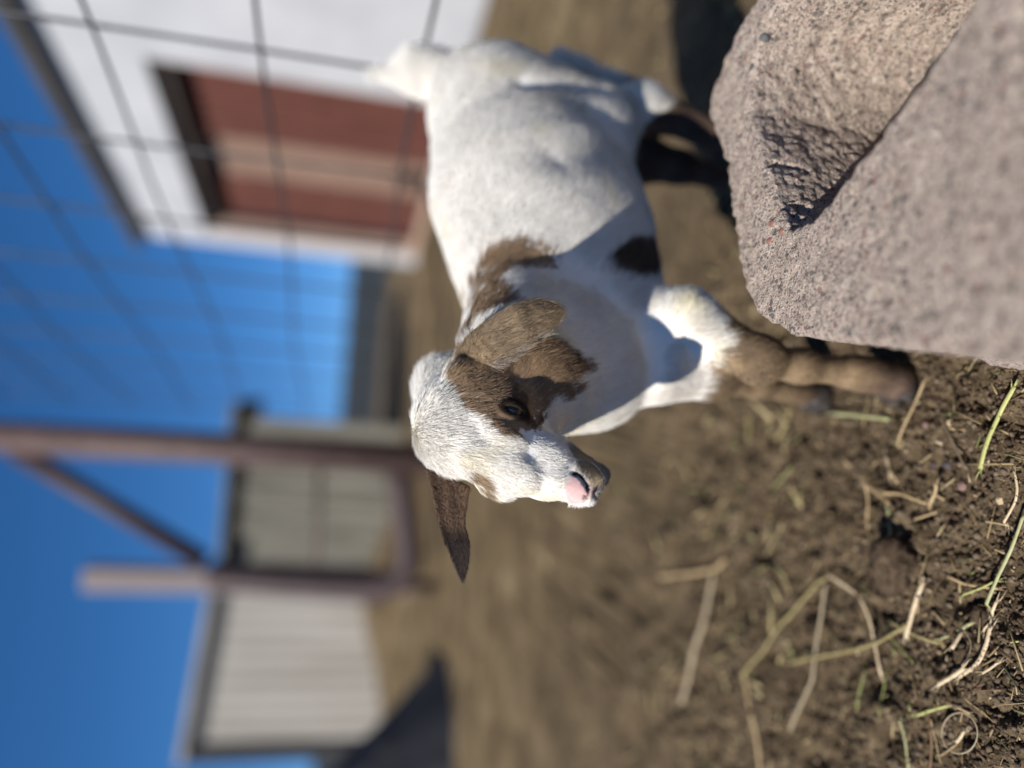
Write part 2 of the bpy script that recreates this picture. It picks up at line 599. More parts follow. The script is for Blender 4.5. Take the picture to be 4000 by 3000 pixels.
bbvh = BVHTree.FromPolygons(BV.tolist(), BQ.tolist())
def ball(c, r, sq, nu=12, nv=8):
    v, f = [], []
    for i in range(nv + 1):
        ph = math.pi * i / nv
        for j in range(nu):
            th = 2 * math.pi * j / nu
            v.append(np.array(c) + np.array([math.sin(ph) * math.cos(th) * sq[0], math.sin(ph) * math.sin(th) * sq[1], math.cos(ph) * sq[2]]) * r)
    for i in range(nv):
        for j in range(nu):
            f.append((i * nu + j, (i + 1) * nu + j, (i + 1) * nu + (j + 1) % nu, i * nu + (j + 1) % nu))
    return np.array(v), f
m_ag1 = noisy('dark_aggregate', (.075, .075, .07), (.13, .13, .125), 400, .85)
m_ag2 = noisy('red_aggregate', (.19, .075, .055), (.27, .12, .09), 400, .85)
for i_, (x_, y_, r_, m_) in enumerate([(2983, 145, 22, m_ag1), (3012, 872, 17, m_ag2), (3052, 905, 19, m_ag2), (3003, 940, 18, m_ag2), (2912, 230, 10, m_ag2), (2935, 1190, 14, m_ag2), (3520, 100, 12, m_ag1), (2975, 1010, 13, m_ag1)]):
    h_ = bbvh.ray_cast(Vector(CAM), Vector(ray(x_, y_)).normalized())
    if h_[0] is None: continue
    c_ = np.array(h_[0]); rr_ = r_ * ((c_ - CAM) @ fwd) / F
    v_, f_ = ball(c_ - np.array(h_[1]) * rr_ * .55, rr_, (1, 1, .9))
    v_ = v_ + (v_ - c_) * (.25 * vnoise(v_ + i_, 260, 5))[:, None]
    mesh_obj('aggregate_stone', v_, f_, m_, block, True)

# ---- the white shed on the right
A0 = np.array([1.681, 3.232, 0.]); A1 = np.array([.915, 6.066, 0.])
wd = (A1 - A0) / np.linalg.norm(A1 - A0)
wn_ = np.array([wd[1], -wd[0], 0])            # into the building
if wn_[0] < 0: wn_ = -wn_
wl = np.linalg.norm(A1 - A0)
def W(s, h, d=0.0):                            # along the wall from the near edge, height, depth into the building
    return A0 + wd * s + np.array([0, 0, h]) + wn_ * d
def wall_sh(x, y, d=0.0):
    p = onplane(x, y, A0 + wn_ * d, wn_)
    return (p - A0) @ wd, p[2]
TOP = wall_sh(600, 1010)[1]
shed = tag(empty('white_building', A0 + wd * wl / 2), 'white walled building with a flat dark edged roof and a tall curtained opening', 'building')
m_wall = noisy('white_wall', (.385, .385, .39), (.45, .45, .45), 3, .75, .25, 5, .08, .002)
m_trim = noisy('dark_roof_edge', (.045, .043, .042), (.075, .07, .065), 8, .7)
m_roof = noisy('roof', (.12, .115, .11), (.16, .15, .14), 4, .8)
s0, _ = wall_sh(1250, 335); s1, _ = wall_sh(1250, 960)
_, wt = wall_sh(700, 580)
wt = max(wt, wall_sh(650, 480)[1])
wb = -.01
mb = MB()
far_ = wl + .05
T = .14
def wbox(b, sa, sb, ha, hb, da=0.0, db=T):
    b.box(W(sa, ha, da), wd * (sb - sa), np.array([0, 0, hb - ha]), wn_ * (db - da))
wbox(mb, -2.2, s0, -.02, TOP)
wbox(mb, s1, far_, -.02, TOP)
wbox(mb, s0, s1, wt, TOP)
mb.box(W(far_, -.02, T), wd * -T, np.array([0, 0, TOP + .02]), wn_ * 3.0)
mb.box(W(-2.2, -.02, T), wd * T, np.array([0, 0, TOP + .02]), wn_ * 3.0)
mb.build('wall', m_wall, shed)
mb = MB(); mb.box(W(-2.4, TOP + .002, -.05), wd * (far_ + 2.47), np.array([0, 0, .04]), wn_ * 3.5)
rf = mb.build('roof', m_roof, shed)
mb = MB(); mb.box(W(-2.4, TOP - .015, -.075), wd * (far_ + 2.47), np.array([0, 0, .07]), wn_ * .022)
mb.build('fascia', m_trim, rf)
m_frame = noisy('weathered_frame', (.36, .24, .17), (.46, .33, .25), 14, .8)
m_red = noisy('dark_red_curtain', (.075, .029, .022), (.115, .046, .035), 5, .9, .1, 4, .2, .01, (6, 6, 1))
m_tan = noisy('tan_curtain', (.165, .105, .078), (.23, .152, .112), 5, .9, .1, 4, .2, .01, (6, 6, 1))
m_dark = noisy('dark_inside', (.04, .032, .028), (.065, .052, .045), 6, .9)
win = empty('window', W((s0 + s1) / 2, wb) - parent_origin(shed)); win.parent = shed
fw = .05
mb = MB()
wbox(mb, s0, s0 + fw, wb, wt, .03, .11); wbox(mb, s1 - fw, s1, wb, wt, .03, .11); wbox(mb, s0 + fw, s1 - fw, wb, wb + fw, .03, .11)
mb.build('frame', m_frame, win)
mb = MB(); wbox(mb, s0 + fw, s1 - fw, wt - .085, wt, .06, .13); mb.build('recess_shade', m_dark, win)  # dark strip stands in for the shadow at the recess top
def pan(ya, yb, m, nm, d):
    a, _ = wall_sh(1300, ya, d); b_, _ = wall_sh(1300, yb, d)
    a = max(a, s0 + fw); b_ = min(b_, s1 - fw)
    k = 40
    v, f = [], []
    for i in range(k + 1):
        s_ = a + (b_ - a) * i / k
        w_ = d + .012 * math.sin(i * 1.1) + .006 * math.sin(i * 2.3 + 1)
        v += [W(s_, wb + fw, w_), W(s_, wt - .05, w_), W(s_, wb + fw, w_ + .006), W(s_, wt - .05, w_ + .006)]
    for i in range(k):
        o = i * 4
        f += [(o, o + 1, o + 5, o + 4), (o + 2, o + 6, o + 7, o + 3)]
    f += [(0, 2, 3, 1), (4 * k, 4 * k + 1, 4 * k + 3, 4 * k + 2)]
    mesh_obj(nm, v, f, m, win, True)
pan(330, 590, m_red, 'curtain', .16)
pan(570, 760, m_tan, 'curtain', .19)
pan(735, 985, m_red, 'curtain', .17)
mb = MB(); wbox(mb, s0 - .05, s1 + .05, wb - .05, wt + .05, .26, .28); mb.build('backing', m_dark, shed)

# ---- welded wire fence panel
m_wire = noisy('galvanised_wire', (.05, .05, .05), (.09, .088, .085), 30, .5, .5, 3, .1, .001, None, .6)
fd = np.array([-.287, .958, 0]); fd /= np.linalg.norm(fd)
FP = np.array([.43, .975 + .03, 0.])
def FW(t, h): return FP + fd * t + np.array([0, 0, h])
fence = MB()
tp = 2.2
r = np.random.default_rng(3)
for h in (.424, .635, .85, 1.055, 1.275, 1.49, 1.70):
    ts = np.linspace(-.75, tp, 40)
    ph = r.random() * 6
    fence.tube([FW(t, h + .006 * math.sin(t * 5 + ph)) + fd[[1, 0, 2]] * np.array([1, -1, 0]) * .006 * math.sin(t * 3.1 + ph) for t in ts], .0031, 7)
t = -.73
i = 0
while t < tp:
    hs = np.linspace(.40, 1.71, 16)
    fence.tube([FW(t + .008 * math.sin(h * 4 + i), h) + np.array([.007, .002, 0]) for h in hs], .0031, 7)
    t += .262; i += 1
fo_ = fence.build('wire_fence_panel', m_wire, None, True)
tag(fo_, 'welded wire fence panel of large grey squares behind the goat, running to the rusty pole', 'wire fence')

# ---- rusty pole, its brace and the gate posts beyond
m_rust = noisy('rusty_pipe', (.058, .037, .032), (.105, .066, .056), 25, .65, .35, 5, .15, .001)
m_dkpipe = noisy('dark_pipe', (.035, .022, .022), (.065, .04, .037), 25, .6, .35, 5, .15, .001)
PZ = 3.13
def pole_pt(x, y, z=PZ): return at(x, y, z)
pt, pb = pole_pt(-120, 1700), pole_pt(1545, 1785)
ptop = pb + (pt - pb) * 1.05
base = gp(*(1545, 1795)); 
pg = np.array([pb[0], pb[1], -.05])
pole_e = tag(empty('steel_post', (pb[0], pb[1], 0)), 'tall rusty steel post with a diagonal brace welded near its top', 'post')
mb = MB(); mb.tube([pg, np.array([pt[0], pt[1], pt[2] + .15])], .068, 24, caps=True); mb.build('post', m_rust, pole_e, True)
mb = MB()
b0 = np.array([pb[0], pb[1], 0]) + (np.array([pt[0], pt[1], 0]) - np.array([pb[0], pb[1], 0])) * 1.0
b0 = pole_pt(60, 1760, PZ - .02); b1 = at(800, 2190, 3.35)
mb.tube([b0, (b0 + b1) / 2, b1], .043, 16); mb.build('brace', m_dkpipe, pole_e, True)
gate = tag(empty('pipe_gate', (at(1600, 2100, 3.4)[0], at(1600, 2100, 3.4)[1], 0)), 'low dark reddish pipe gate with rounded corners between the steel post and the wooden post', 'gate')
gz0 = 3.4
fr = [at(1560, 1840, gz0), at(1590, 2100, gz0), at(1590, 2215, gz0), at(1500, 2290, gz0), at(1200, 2280, gz0), at(960, 2262, gz0), at(825, 2252, gz0)]
def spline(pts, n=8):
    pts = np.array(pts); out = []
    P_ = np.concatenate([[2 * pts[0] - pts[1]], pts, [2 * pts[-1] - pts[-2]]])
    for i in range(1, len(P_) - 2):
        for k in range(n):
            t = k / n
            out.append(.5 * (2 * P_[i] + (-P_[i - 1] + P_[i + 1]) * t + (2 * P_[i - 1] - 5 * P_[i] + 4 * P_[i + 1] - P_[i + 2]) * t * t + (-P_[i - 1] + 3 * P_[i] - 3 * P_[i + 1] + P_[i + 2]) * t ** 3))
    out.append(pts[-1])
    return np.array(out)
mb = MB(); mb.tube(spline(fr), .063, 14); mb.build('frame', m_dkpipe, gate, True)
mb = MB(); q = at(1500, 2285, gz0); mb.tube([np.array([q[0], q[1], -.02]), q], .03, 12); mb.build('leg', m_dkpipe, gate, True)
mb = MB(); mb.tube([at(1250, 1830, gz0), at(1235, 2200, gz0)], .012, 10); mb.build('rail', m_rust, gate, True)

m_wood = noisy('pale_wood', (.21, .175, .165), (.27, .225, .21), 10, .85, .15, 5, .2, .003, (8, 8, 1))
wp = at(1500, 2300, 4.4)
wt_ = at(320, 2255, 4.4)
wpe = MB()
wp = at(1290, 2262, 4.4); wt_ = onplane(335, 2255, wp, (0, 1, 0))
wpe.box((wp[0] - .075, wp[1] - .075, -.05), (.13, 0, 0), (0, .13, 0), (0, 0, wt_[2] + .05))
wpo = wpe.build('wooden_post', m_wood)
bv = wpo.modifiers.new('bevel', 'BEVEL'); bv.width = .012; bv.segments = 2
tag(wpo, 'pale weathered square wooden post standing behind the pipe gate', 'post')

# ---- low shed of corrugated sheets on the left, and an older board shed beside it
m_sheet = noisy('pale_sheet', (.255, .23, .19), (.36, .335, .29), 1.6, .6, .3, 5, .05, .002, (5, 5, .5))
m_edge = noisy('dark_trim', (.03, .03, .03), (.05, .047, .043), 12, .7)
SZ = 5.6
q0, q1 = at(1300, 2905, SZ), at(1300, 2250, SZ)
q0[2] = q1[2] = 0
sdv = q1 - q0; slen = np.linalg.norm(sdv); sdv /= slen
snv = np.array([-sdv[1], sdv[0], 0])
if snv[1] < 0: snv = -snv
h0, h1_top = at(752, 2880, SZ)[2], at(868, 2326, SZ)[2]
low = tag(empty('low_shed', (q0 + q1) / 2), 'low pale shed of upright corrugated sheets with a dark corner trim', 'shed')
v, f = [], []
K = 140
for i in range(K + 1):
    s_ = slen * i / K
    hh = h0 + (h1_top - h0) * i / K
    w_ = .003 * math.sin(i / K * slen / .12 * 2 * math.pi)
    b_ = q0 + sdv * s_ + snv * w_
    v += [b_ + np.array([0, 0, -.03]), b_ + np.array([0, 0, hh]), b_ + snv * .05 + np.array([0, 0, -.03]), b_ + snv * .05 + np.array([0, 0, hh])]
for i in range(K):
    o = i * 4
    f += [(o, o + 4, o + 5, o + 1), (o + 2, o + 3, o + 7, o + 6), (o + 1, o + 5, o + 7, o + 3)]
f += [(0, 1, 3, 2), (4 * K, 4 * K + 2, 4 * K + 3, 4 * K + 1)]
mesh_obj('wall', v, f, m_sheet, low)
for a in (0, 1):
    mb = MB()
    b_ = (q0 if a == 0 else q1) + snv * .06
    hh = (h0 if a == 0 else h1_top) - .03
    mb.box(b_ - sdv * (0 if a == 0 else .03), sdv * .03, snv * 1.6, np.array([0, 0, hh]))
    mb.build('side_wall', m_sheet, low)
mb = MB()
r0, r1 = q0 + np.array([0, 0, h0 + .004]) - sdv * .08 - snv * .10, q1 + np.array([0, 0, h1_top + .004]) + sdv * .08 - snv * .10
up3 = np.array([0, 0, .045])
vv = [r0, r1, r1 + snv * 1.9, r0 + snv * 1.9]
mb.add(vv + [k_ + up3 for k_ in vv], [(3, 2, 1, 0), (4, 5, 6, 7), (0, 1, 5, 4), (1, 2, 6, 5), (2, 3, 7, 6), (3, 0, 4, 7)])
mb.build('roof', m_sheet, low)
mb = MB(); mb.box(q0 - sdv * .10 - snv * .03, sdv * .10, snv * .08, np.array([0, 0, h0 - .01])); mb.build('corner_trim', m_edge, low)

m_board = noisy('old_boards', (.11, .105, .08), (.23, .215, .175), 2.5, .9, .1, 6, .3, .01, (7, 7, .6))
OZ = 5.65
o0, o1 = at(1300, 2225, OZ), at(1300, 1650, OZ)
o0[2] = o1[2] = 0
hO = at(915, 2000, OZ)[2]
odv = (o1 - o0); ol = np.linalg.norm(odv); odv /= ol
onv = np.array([-odv[1], odv[0], 0])
if onv[1] < 0: onv = -onv
old = tag(empty('board_shed', (o0 + o1) / 2), 'old shed of dark weathered boards seen between the steel post and the wooden post', 'shed')
mb = MB()
nb = 9
rr_ = np.random.default_rng(5)
for i in range(nb):
    a = ol * i / nb
    mb.box(o0 + odv * (a + .004) + onv * rr_.uniform(0, .02) - np.array([0, 0, .02]), odv * (ol / nb - .008), onv * .03, np.array([0, 0, hO - .02 + rr_.uniform(-.02, .02)]))
mb.box(o0 + onv * .06, odv * ol, onv * .03, np.array([0, 0, hO - .05]))
mb.build('wall', m_board, old)
mb = MB(); mb.box(o0 - odv * .1 - onv * .08 + np.array([0, 0, hO + .025]), odv * (ol + .2), onv * 2.0, np.array([0, 0, .03])); mb.build('roof', m_board, old)

# ---- heap under black plastic at the left edge
m_plastic = noisy('black_plastic', (.008, .008, .009), (.016, .016, .018), 6, .55, .5, 4, .3, .01)
HPc = gp(1705, 3420)
hx = np.linspace(-1, 1, 70)
hv_, hf_ = [], []
for i, a in enumerate(hx):
    for j, b_ in enumerate(hx):
        rr2 = math.sqrt(a * a + b_ * b_)
        p = np.array([HPc[0] + a * .80, HPc[1] + .15 + b_ * .50, 0])
        q_ = np.array([[p[0], p[1], 0.]])
        hgt = .66 * max(0, 1 - rr2 ** 1.05) + .03 * float(fbm(q_, 7, 3, 81)[0]) * max(0, 1.05 - rr2) * 2 + .02 * abs(float(vnoise(q_ * np.array([[3, 1, 1]]), 8, 83)[0])) * max(0, 1 - rr2)
        hv_.append((p[0], p[1], hgt - .012))
n_ = len(hx)
hf_ = [(i * n_ + j, (i + 1) * n_ + j, (i + 1) * n_ + j + 1, i * n_ + j + 1) for i in range(n_ - 1) for j in range(n_ - 1)]
heap = mesh_obj('covered_heap', hv_, hf_, m_plastic, None, True)
tag(heap, 'heap covered with black plastic sheet in front of the low pale shed', 'tarp heap')

# ---- dark stone by the mound
def rock(name, c, r, m, seed, sq=(1, 1, .8), parent=None, nu=14, nv=9):
    v, f = uv_sphere0(c, r, sq, nu, nv)
    v = np.array(v); d = v - np.array(c)
    k = 1 + .28 * fbm(d / r * .5 + seed * 3.3, 2.1, 3, seed)
    return (np.array(c) + d * k[:, None]), f
def uv_sphere0(c, r, sq, nu, nv):
    v, f = [], []
    for i in range(nv + 1):
        ph = math.pi * (i + .0) / nv
        for j in range(nu):
            th = 2 * math.pi * j / nu
            v.append(np.array(c) + np.array([math.sin(ph) * math.cos(th) * sq[0], math.sin(ph) * math.sin(th) * sq[1], math.cos(ph) * sq[2]]) * r)
    for i in range(nv):
        for j in range(nu):
            f.append((i * nu + j, (i + 1) * nu + j, (i + 1) * nu + (j + 1) % nu, i * nu + (j + 1) % nu))
    return v, f
m_stone = noisy('dark_stone', (.035, .026, .022), (.06, .046, .04), 14, .85)
v, f = rock('stone', at(1466, 2322, 4.9), .085, m_stone, 4, (.8, .8, 1.1))
tag(mesh_obj('stone', v, f, m_stone, None, True), 'dark brown stone beside the dirt mound in front of the low shed', 'stone')
# ================================================================== the goat kid
bf = np.array([-.965, -.262, 0]); bl = np.array([.262, -.965, 0]); bz = np.array([0, 0, 1.])
BR = np.stack([bf, bl, bz], 1)
HR = np.array([[-0.3644793346184091, 0.8565680952658347, -0.3653024949391689],
               [-0.573906958957473, -0.5155538316561293, -0.6362664922222988],
               [-0.733338678303761, -0.02225634375505664, 0.6794991082160077]])   # columns: nose, left, top of head
HT = np.array([-0.048, 0.515, 0.401])
_piv = HT + HR @ (np.array([8.2, .2, -2.0]) * .00976)
_a = math.radians(5.0)
HR = np.stack([HR[:, 0] * math.cos(_a) + HR[:, 1] * math.sin(_a), HR[:, 1] * math.cos(_a) - HR[:, 0] * math.sin(_a), HR[:, 2]], 1)
HT = _piv - HR @ (np.array([8.2, .2, -2.0]) * .00976)

def hw(n, w, t):                      # head coordinates in centimetres -> space
    return HT + HR @ (np.array([n, w, t]) * .00976)

xs = axis_grid(-.20, .52, -.175, .045, .0014, .0042)
ys = axis_grid(.38, 1.02, .425, .605, .0014, .0042)
zs = axis_grid(-.01, .58, .285, .50, .0014, .0042)
fld = Field(xs, ys, zs)

# --- trunk: a chain along the spine, a little narrower than it is deep
trunk = [(1925, 470, .815, .066), (2045, 630, .79, .094), (2100, 790, .755, .100), (2170, 1000, .722, .094), (2260, 1240, .70, .078), (2300, 1410, .668, .054)]
for (a, b) in zip(trunk[:-1], trunk[1:]):
    fld.cap(at(*a[:3]), a[3], at(*b[:3]), b[3], .03, bl, 1.22)
fld.ell(at(2320, 1470, .640), BR, (.026, .034, .036), .03)            # breast
fld.ell(at(1815, 410, .825), BR, (.05, .045, .028), .03)              # croup
# --- neck
fld.cap(at(2065, 1150, .68), .052, at(1985, 1380, .588), .038, .03)
fld.cap(at(2240, 1420, .648), .048, at(2120, 1490, .585), .034, .03)
fld.cap(hw(-1.6, 1.0, -4.6), .026, at(2240, 1440, .648), .044, .03)      # throat
fld.cap(hw(-2.5, 1.6, -4.0), .024, at(2080, 1340, .64), .046, .03)
# --- near hind leg: thigh, shank with pale hock, dark cannon
fld.cap(at(1960, 420, .80), .062, at(2300, 520, .775), .044, .03)
fld.cap(at(2300, 520, .775), .040, at(2500, 420, .80), .024, .02)
fld.cap(at(2500, 420, .80), .024, at(2570, 440, .81), .019, .015)
fld.cap(at(2570, 440, .81), .018, at(2900, 575, .83), .0145, .012)
fld.cap(at(2900, 560, .83), .013, at(3040, 610, .835), .015, .012)
fld.cap(at(2190, 262, .85), .016, at(2270, 285, .85), .015, .02)     # tuft behind the thigh
fld.cap(at(2370, 345, .85), .016, at(2480, 370, .84), .014, .02)
# --- far hind leg, stepped forward
fld.cap(at(2150, 560, .86), .05, at(2420, 610, .86), .034, .03)
fld.cap(at(2420, 610, .86), .030, at(2640, 650, .86), .019, .02)
fld.cap(at(2640, 650, .86), .016, at(2900, 720, .88), .013, .012)
fld.cap(at(2900, 720, .88), .013, at(3010, 745, .885), .015, .012)
# --- near fore leg
fld.cap(at(2380, 1290, .685), .034, at(2680, 1255, .652), .022, .03)
fld.cap(at(2680, 1255, .645), .024, at(2950, 1395, .632), .0160, .02)
fld.ell(at(2965, 1405, .630), BR, (.0165, .0145, .017), .016)
fld.cap(at(2970, 1408, .632), .0138, at(3120, 1430, .642), .0125, .015)
fld.cap(at(3120, 1430, .642), .0125, at(3330, 1455, .657), .0125, .015)
fld.cap(at(3330, 1455, .657), .0135, at(3390, 1465, .661), .0135, .012)
fld.cap(at(3390, 1465, .661), .0135, at(3490, 1492, .668), .0165, .012)
# --- far fore leg
fld.cap(at(2560, 1430, .66), .034, at(2760, 1455, .672), .022, .02)
fld.cap(at(2760, 1455, .672), .021, at(2960, 1490, .70), .0145, .015)
fld.cap(at(2960, 1490, .70), .0145, at(3130, 1525, .745), .0145, .012)
# --- tail, carried upright
fld.cap(at(1800, 300, .855), .022, at(1660, 285, .86), .025, .02, bl, .95)
fld.cap(at(1660, 285, .86), .025, at(1500, 300, .865), .006, .015)

# --- head, in head coordinates
def head(P0):
    P = (P0 - HT) @ HR / .00976
    def ell(c, r):
        q = P - np.array(c); r = np.array(r)
        k0 = np.sqrt(((q / r) ** 2).sum(-1)); k1 = np.sqrt(((q / r ** 2) ** 2).sum(-1)) + 1e-9
        return k0 * (k0 - 1) / k1
    def cap(a, ra, b, rb, sw=1.0):
        a = np.array(a, float); b = np.array(b, float); ab = b - a
        q = P - a
        t = np.clip((q @ ab) / (ab @ ab), 0, 1)
        e = q - t[..., None] * ab
        e = e * np.array([1, sw, 1])
        return np.sqrt((e * e).sum(-1)) - (ra + (rb - ra) * t)
    d = ell((-3.2, 0, -2.2), (3.8, 3.35, 3.7))                        # skull
    d = smin(d, cap((-5.0, 0, -3.4), 2.7, (-8, -.3, -6.5), 2.9), 1.5)
    d = smin(d, cap((0, 0, -.9), 2.15, (6.6, 0, -1.75), 1.2, 1.05), 1.3)  # face
    d = smin(d, ell((1.6, 0, .05), (3.2, 1.7, 1.0)), 1.0)
    for s in (-1, 1):
        d = smin(d, ell((-.3, 2.35 * s, -2.15), (2.6, 1.2, 1.6)), .9)   # brow
        d = smin(d, ell((1.3, 2.1 * s, -.65), (1.6, 1.0, .85)), .8)
        d = smin(d, ell((-.3, 1.85 * s, -4.3), (3.0, 1.4, 2.1)), 1.2)      # cheek
        d = smin(d, ell((3.1, 1.5 * s, -2.3), (2.9, 1.05, 1.35)), 1.0)
        d = smin(d, ell((7.1, .8 * s, -2.55), (1.5, .85, 1.05)), .5)      # upper lip pads
        d = smin(d, ell((-4.4, 2.0 * s, -.9), (.8, .7, .7)), .8)         # horn buds
        d = smin(d, cap((-4.4, 2.6 * s, -2.6), .95, (-4.9, 3.4 * s, -2.9), .75), .8)   # ear roots
    d = smin(d, ell((7.35, 0, -1.7), (1.15, .95, .82)), .5)           # nose leather
    d = smin(d, cap((.4, 0, -5.0), 1.7, (6.5, 0, -4.3), .95), 1.1)    # lower jaw
    d = smin(d, ell((7.5, 0, -4.25), (1.05, .8, .78)), .4)
    # mouth line, nostrils
    d = smin(d, ell((7.9, 0, -3.1), (.75, .8, .9)), .4)
    # eyes: lids raised, then opened in an almond
    for s in (-1, 1):
        E = np.array(EYE) * np.array([1, s, 1])
        d = smin(d, np.sqrt(((P - E) ** 2).sum(-1)) - 1.10, .6)
        A, B, O = eye_axes(s)
        q = P - E
        a = q @ A; b = q @ B; o = q @ O
        al = .36 * (1 - (a / .92) ** 2) - np.abs(b - .06 * (1 - (a / .92) ** 2))
        cut = np.maximum(-al * .8, .55 - o)
        d = -smin(-d, cut, .12)
        d = np.maximum(d, 1.0 - np.sqrt((q * q).sum(-1))) if False else d
        d = -smin(-d, cap(E + A * .85 + O * .95, .14, E + A * 1.55 + O * .75 - B * .1, .10), .15)   # tear duct
    return d * .00976

EYE = (.85, 3.0, -2.3)

def eye_axes(s):
    O = np.array([.20, .87 * s, .44]); O /= np.linalg.norm(O)
    A = np.array([.90, -.12 * s, -.30]); A -= O * (A @ O); A /= np.linalg.norm(A)
    B = np.cross(A, O) * s
    if B[2] < 0: B = -B
    return A, B, O

hc = hw(.5, 0, -2.5)
fld.add(head, hc - .125, hc + .125, .02)
GV, GF = fld.mesh()
GV = relax(GV, GF, 1, .4)
del fld
# mouth line and nostrils pressed into the skin, the same on both sides
bvh = BVHTree.FromPolygons(GV.tolist(), GF.tolist())
def seat(x, y):
    r = ray(x, y)
    h = bvh.ray_cast(Vector(CAM), Vector(r).normalized())
    return None if h[0] is None else np.array(h[0])
# folds of the body: in front of the thigh, behind the shoulder, along the hip
for pl, w_, dp_ in (([(2180, 620), (2310, 590), (2440, 575)], .022, .0055), ([(2150, 1060), (2330, 1060), (2480, 1060)], .020, .003), ([(1960, 800), (2150, 790), (2350, 780)], .026, .002), ([(2050, 330), (2200, 330), (2330, 350)], .014, .004)):
    P_ = [seat(*c_) for c_ in pl]
    m_ = np.full(len(GV), 9.0)
    for a_, b_ in zip(P_[:-1], P_[1:]):
        if a_ is None or b_ is None: continue
        ab = b_ - a_
        tt = np.clip(((GV - a_) @ ab) / (ab @ ab), 0, 1)[:, None]
        m_ = np.minimum(m_, np.sqrt(((GV - a_ - tt * ab) ** 2).sum(1)))
    GV = GV - normals(GV, GF) * (dp_ * np.exp(-(m_ / w_) ** 2))[:, None]
bvh = BVHTree.FromPolygons(GV.tolist(), GF.tolist())
SLITS = []
for pl, w_, dp_ in (([(575, 1015), (650, 1045), (720, 1110), (780, 1190), (830, 1262), (838, 1300)], .0016, .0050),
                    ([(838, 1290), (825, 1390), (740, 1460)], .0012, .0012),
                    ([(850, 1290), (930, 1390), (960, 1470)], .0010, .0010),
                    ([(590, 545), (690, 610), (800, 720), (900, 830), (990, 930), (1060, 1040), (1100, 1130), (1100, 1230), (1060, 1330)], .0011, .0010)):
    pts_ = [seat(2100 + .241 * x, 1600 + .241 * y) for x, y in pl]
    SLITS.append(([(p_ - HT) @ HR for p_ in pts_ if p_ is not None], w_, dp_))
def slit_dist(P):
    h = (P - HT) @ HR
    h = h * np.array([1, 1, 1]); out = np.full(len(P), 9.0); dep = np.zeros(len(P))
    for sgn in (1, -1):
        hm = h * np.array([1, sgn, 1])
        for pts_, w_, dp_ in SLITS:
            for a_, b_ in zip(pts_[:-1], pts_[1:]):
                ab = b_ - a_
                tt = np.clip(((hm - a_) @ ab) / (ab @ ab + 1e-12), 0, 1)[:, None]
                d_ = np.sqrt(((hm - a_ - tt * ab) ** 2).sum(1)) / w_
                dep = np.maximum(dep, dp_ * np.clip(1 - (d_ / 1.25) ** 2, 0, 1))
                out = np.minimum(out, d_)
    return out, dep
_sd, _dp = slit_dist(GV)
GV = GV - normals(GV, GF) * _dp[:, None]
ctr = gp(2900, 1000)
goat = tag(empty('goat_kid', (.17, .70, 0)), 'white goat kid with brown eye patches and drooping brown ears, standing by the concrete block', 'goat')

# --- coat pattern and painted shade: patches seated on the skin, kept in space coordinates
bvh = BVHTree.FromPolygons(GV.tolist(), GF.tolist())
def blobs(lst):
    out = []
    for x, y, r in lst:
        p = seat(x, y)
        if p is None: continue
        z = (p - CAM) @ fwd
        out.append((*p, r * z / F))
    return np.array(out)

def patch(poly, ox, oy, k, step, rad):
    """fill an outlined patch with seats"""
    poly = np.array(poly, float) * k + np.array([ox, oy])
    lo, hi = poly.min(0), poly.max(0)
    X, Y = np.meshgrid(np.arange(lo[0], hi[0], step), np.arange(lo[1], hi[1], step), indexing='ij')
    d = poly_sdf(X, Y, poly)
    m = d < -rad * .55
    return [(x, y, min(rad * 1.3, max(rad * .55, -dd))) for x, y, dd in zip(X[m], Y[m], d[m])]

Z1, Z2, Z3, Z5, ZN, ZE = (1400, 1050, .7835), (1400, 100, .6632), (2100, 700, .7233), (1600, 1000, .3165), (2100, 1600, .241), (1850, 1350, .2411)
BROWN = blobs(
    patch([(395, 545), (430, 470), (470, 400), (520, 400), (560, 440), (700, 440), (820, 380), (900, 350), (1000, 370), (1100, 430), (1175, 490), (1170, 520), (1100, 530), (1060, 570), (1110, 640), (1060, 650), (980, 650), (940, 660), (940, 700), (930, 760), (900, 800), (850, 810), (780, 830), (720, 828), (660, 808), (600, 768), (560, 738), (480, 695), (415, 630)], *Z1, 16, 20)
    + [(1745, 1375, 34), (1775, 1350, 34), (1810, 1325, 30), (1740, 1420, 34)]
    + patch([(660, 1530), (680, 1420), (750, 1335), (850, 1290), (950, 1285), (1050, 1310), (1140, 1350), (1200, 1395), (1150, 1430), (1050, 1440), (950, 1460), (850, 1490), (800, 1530), (740, 1600), (690, 1620)], *Z2, 16, 20)
    + patch([(640, 560), (700, 330), (900, 330), (1000, 360), (1150, 420), (1260, 510), (1300, 600), (1150, 660), (1000, 750), (850, 870), (700, 1000), (640, 950)], *Z5, 16, 20))
BROWN = np.concatenate([BROWN, [(*hw(.9, -3.0, -2.5), .013), (*hw(-1.0, -3.2, -2.6), .014), (*hw(-2.8, -3.3, -2.6), .014), (*hw(-4.4, -3.0, -2.4), .014)]])
DARK = blobs(
    patch([(600, 640), (760, 700), (880, 800), (900, 950), (880, 1100), (1000, 1120), (1150, 1150), (1110, 1290), (1000, 1350), (900, 1310), (800, 1230), (700, 1130), (640, 1060), (590, 850)], *ZE, 7, 9)
    + patch([(330, 470), (400, 410), (500, 350), (620, 330), (700, 390), (710, 520), (600, 560), (480, 550), (400, 520)], *Z3, 14, 18)  # dark patch behind the elbow
    + [(1935, 1445, 22), (1985, 1445, 22), (2225, 1400, 26), (2270, 1425, 22)])  # these spots paint the shade beneath the near ear
TAN = blobs(patch([(320, 990), (420, 1005), (470, 1040), (520, 1015), (570, 990), (640, 1030), (670, 1110), (650, 1170), (560, 1160), (480, 1130), (400, 1100), (335, 1070)], *Z1, 12, 16))
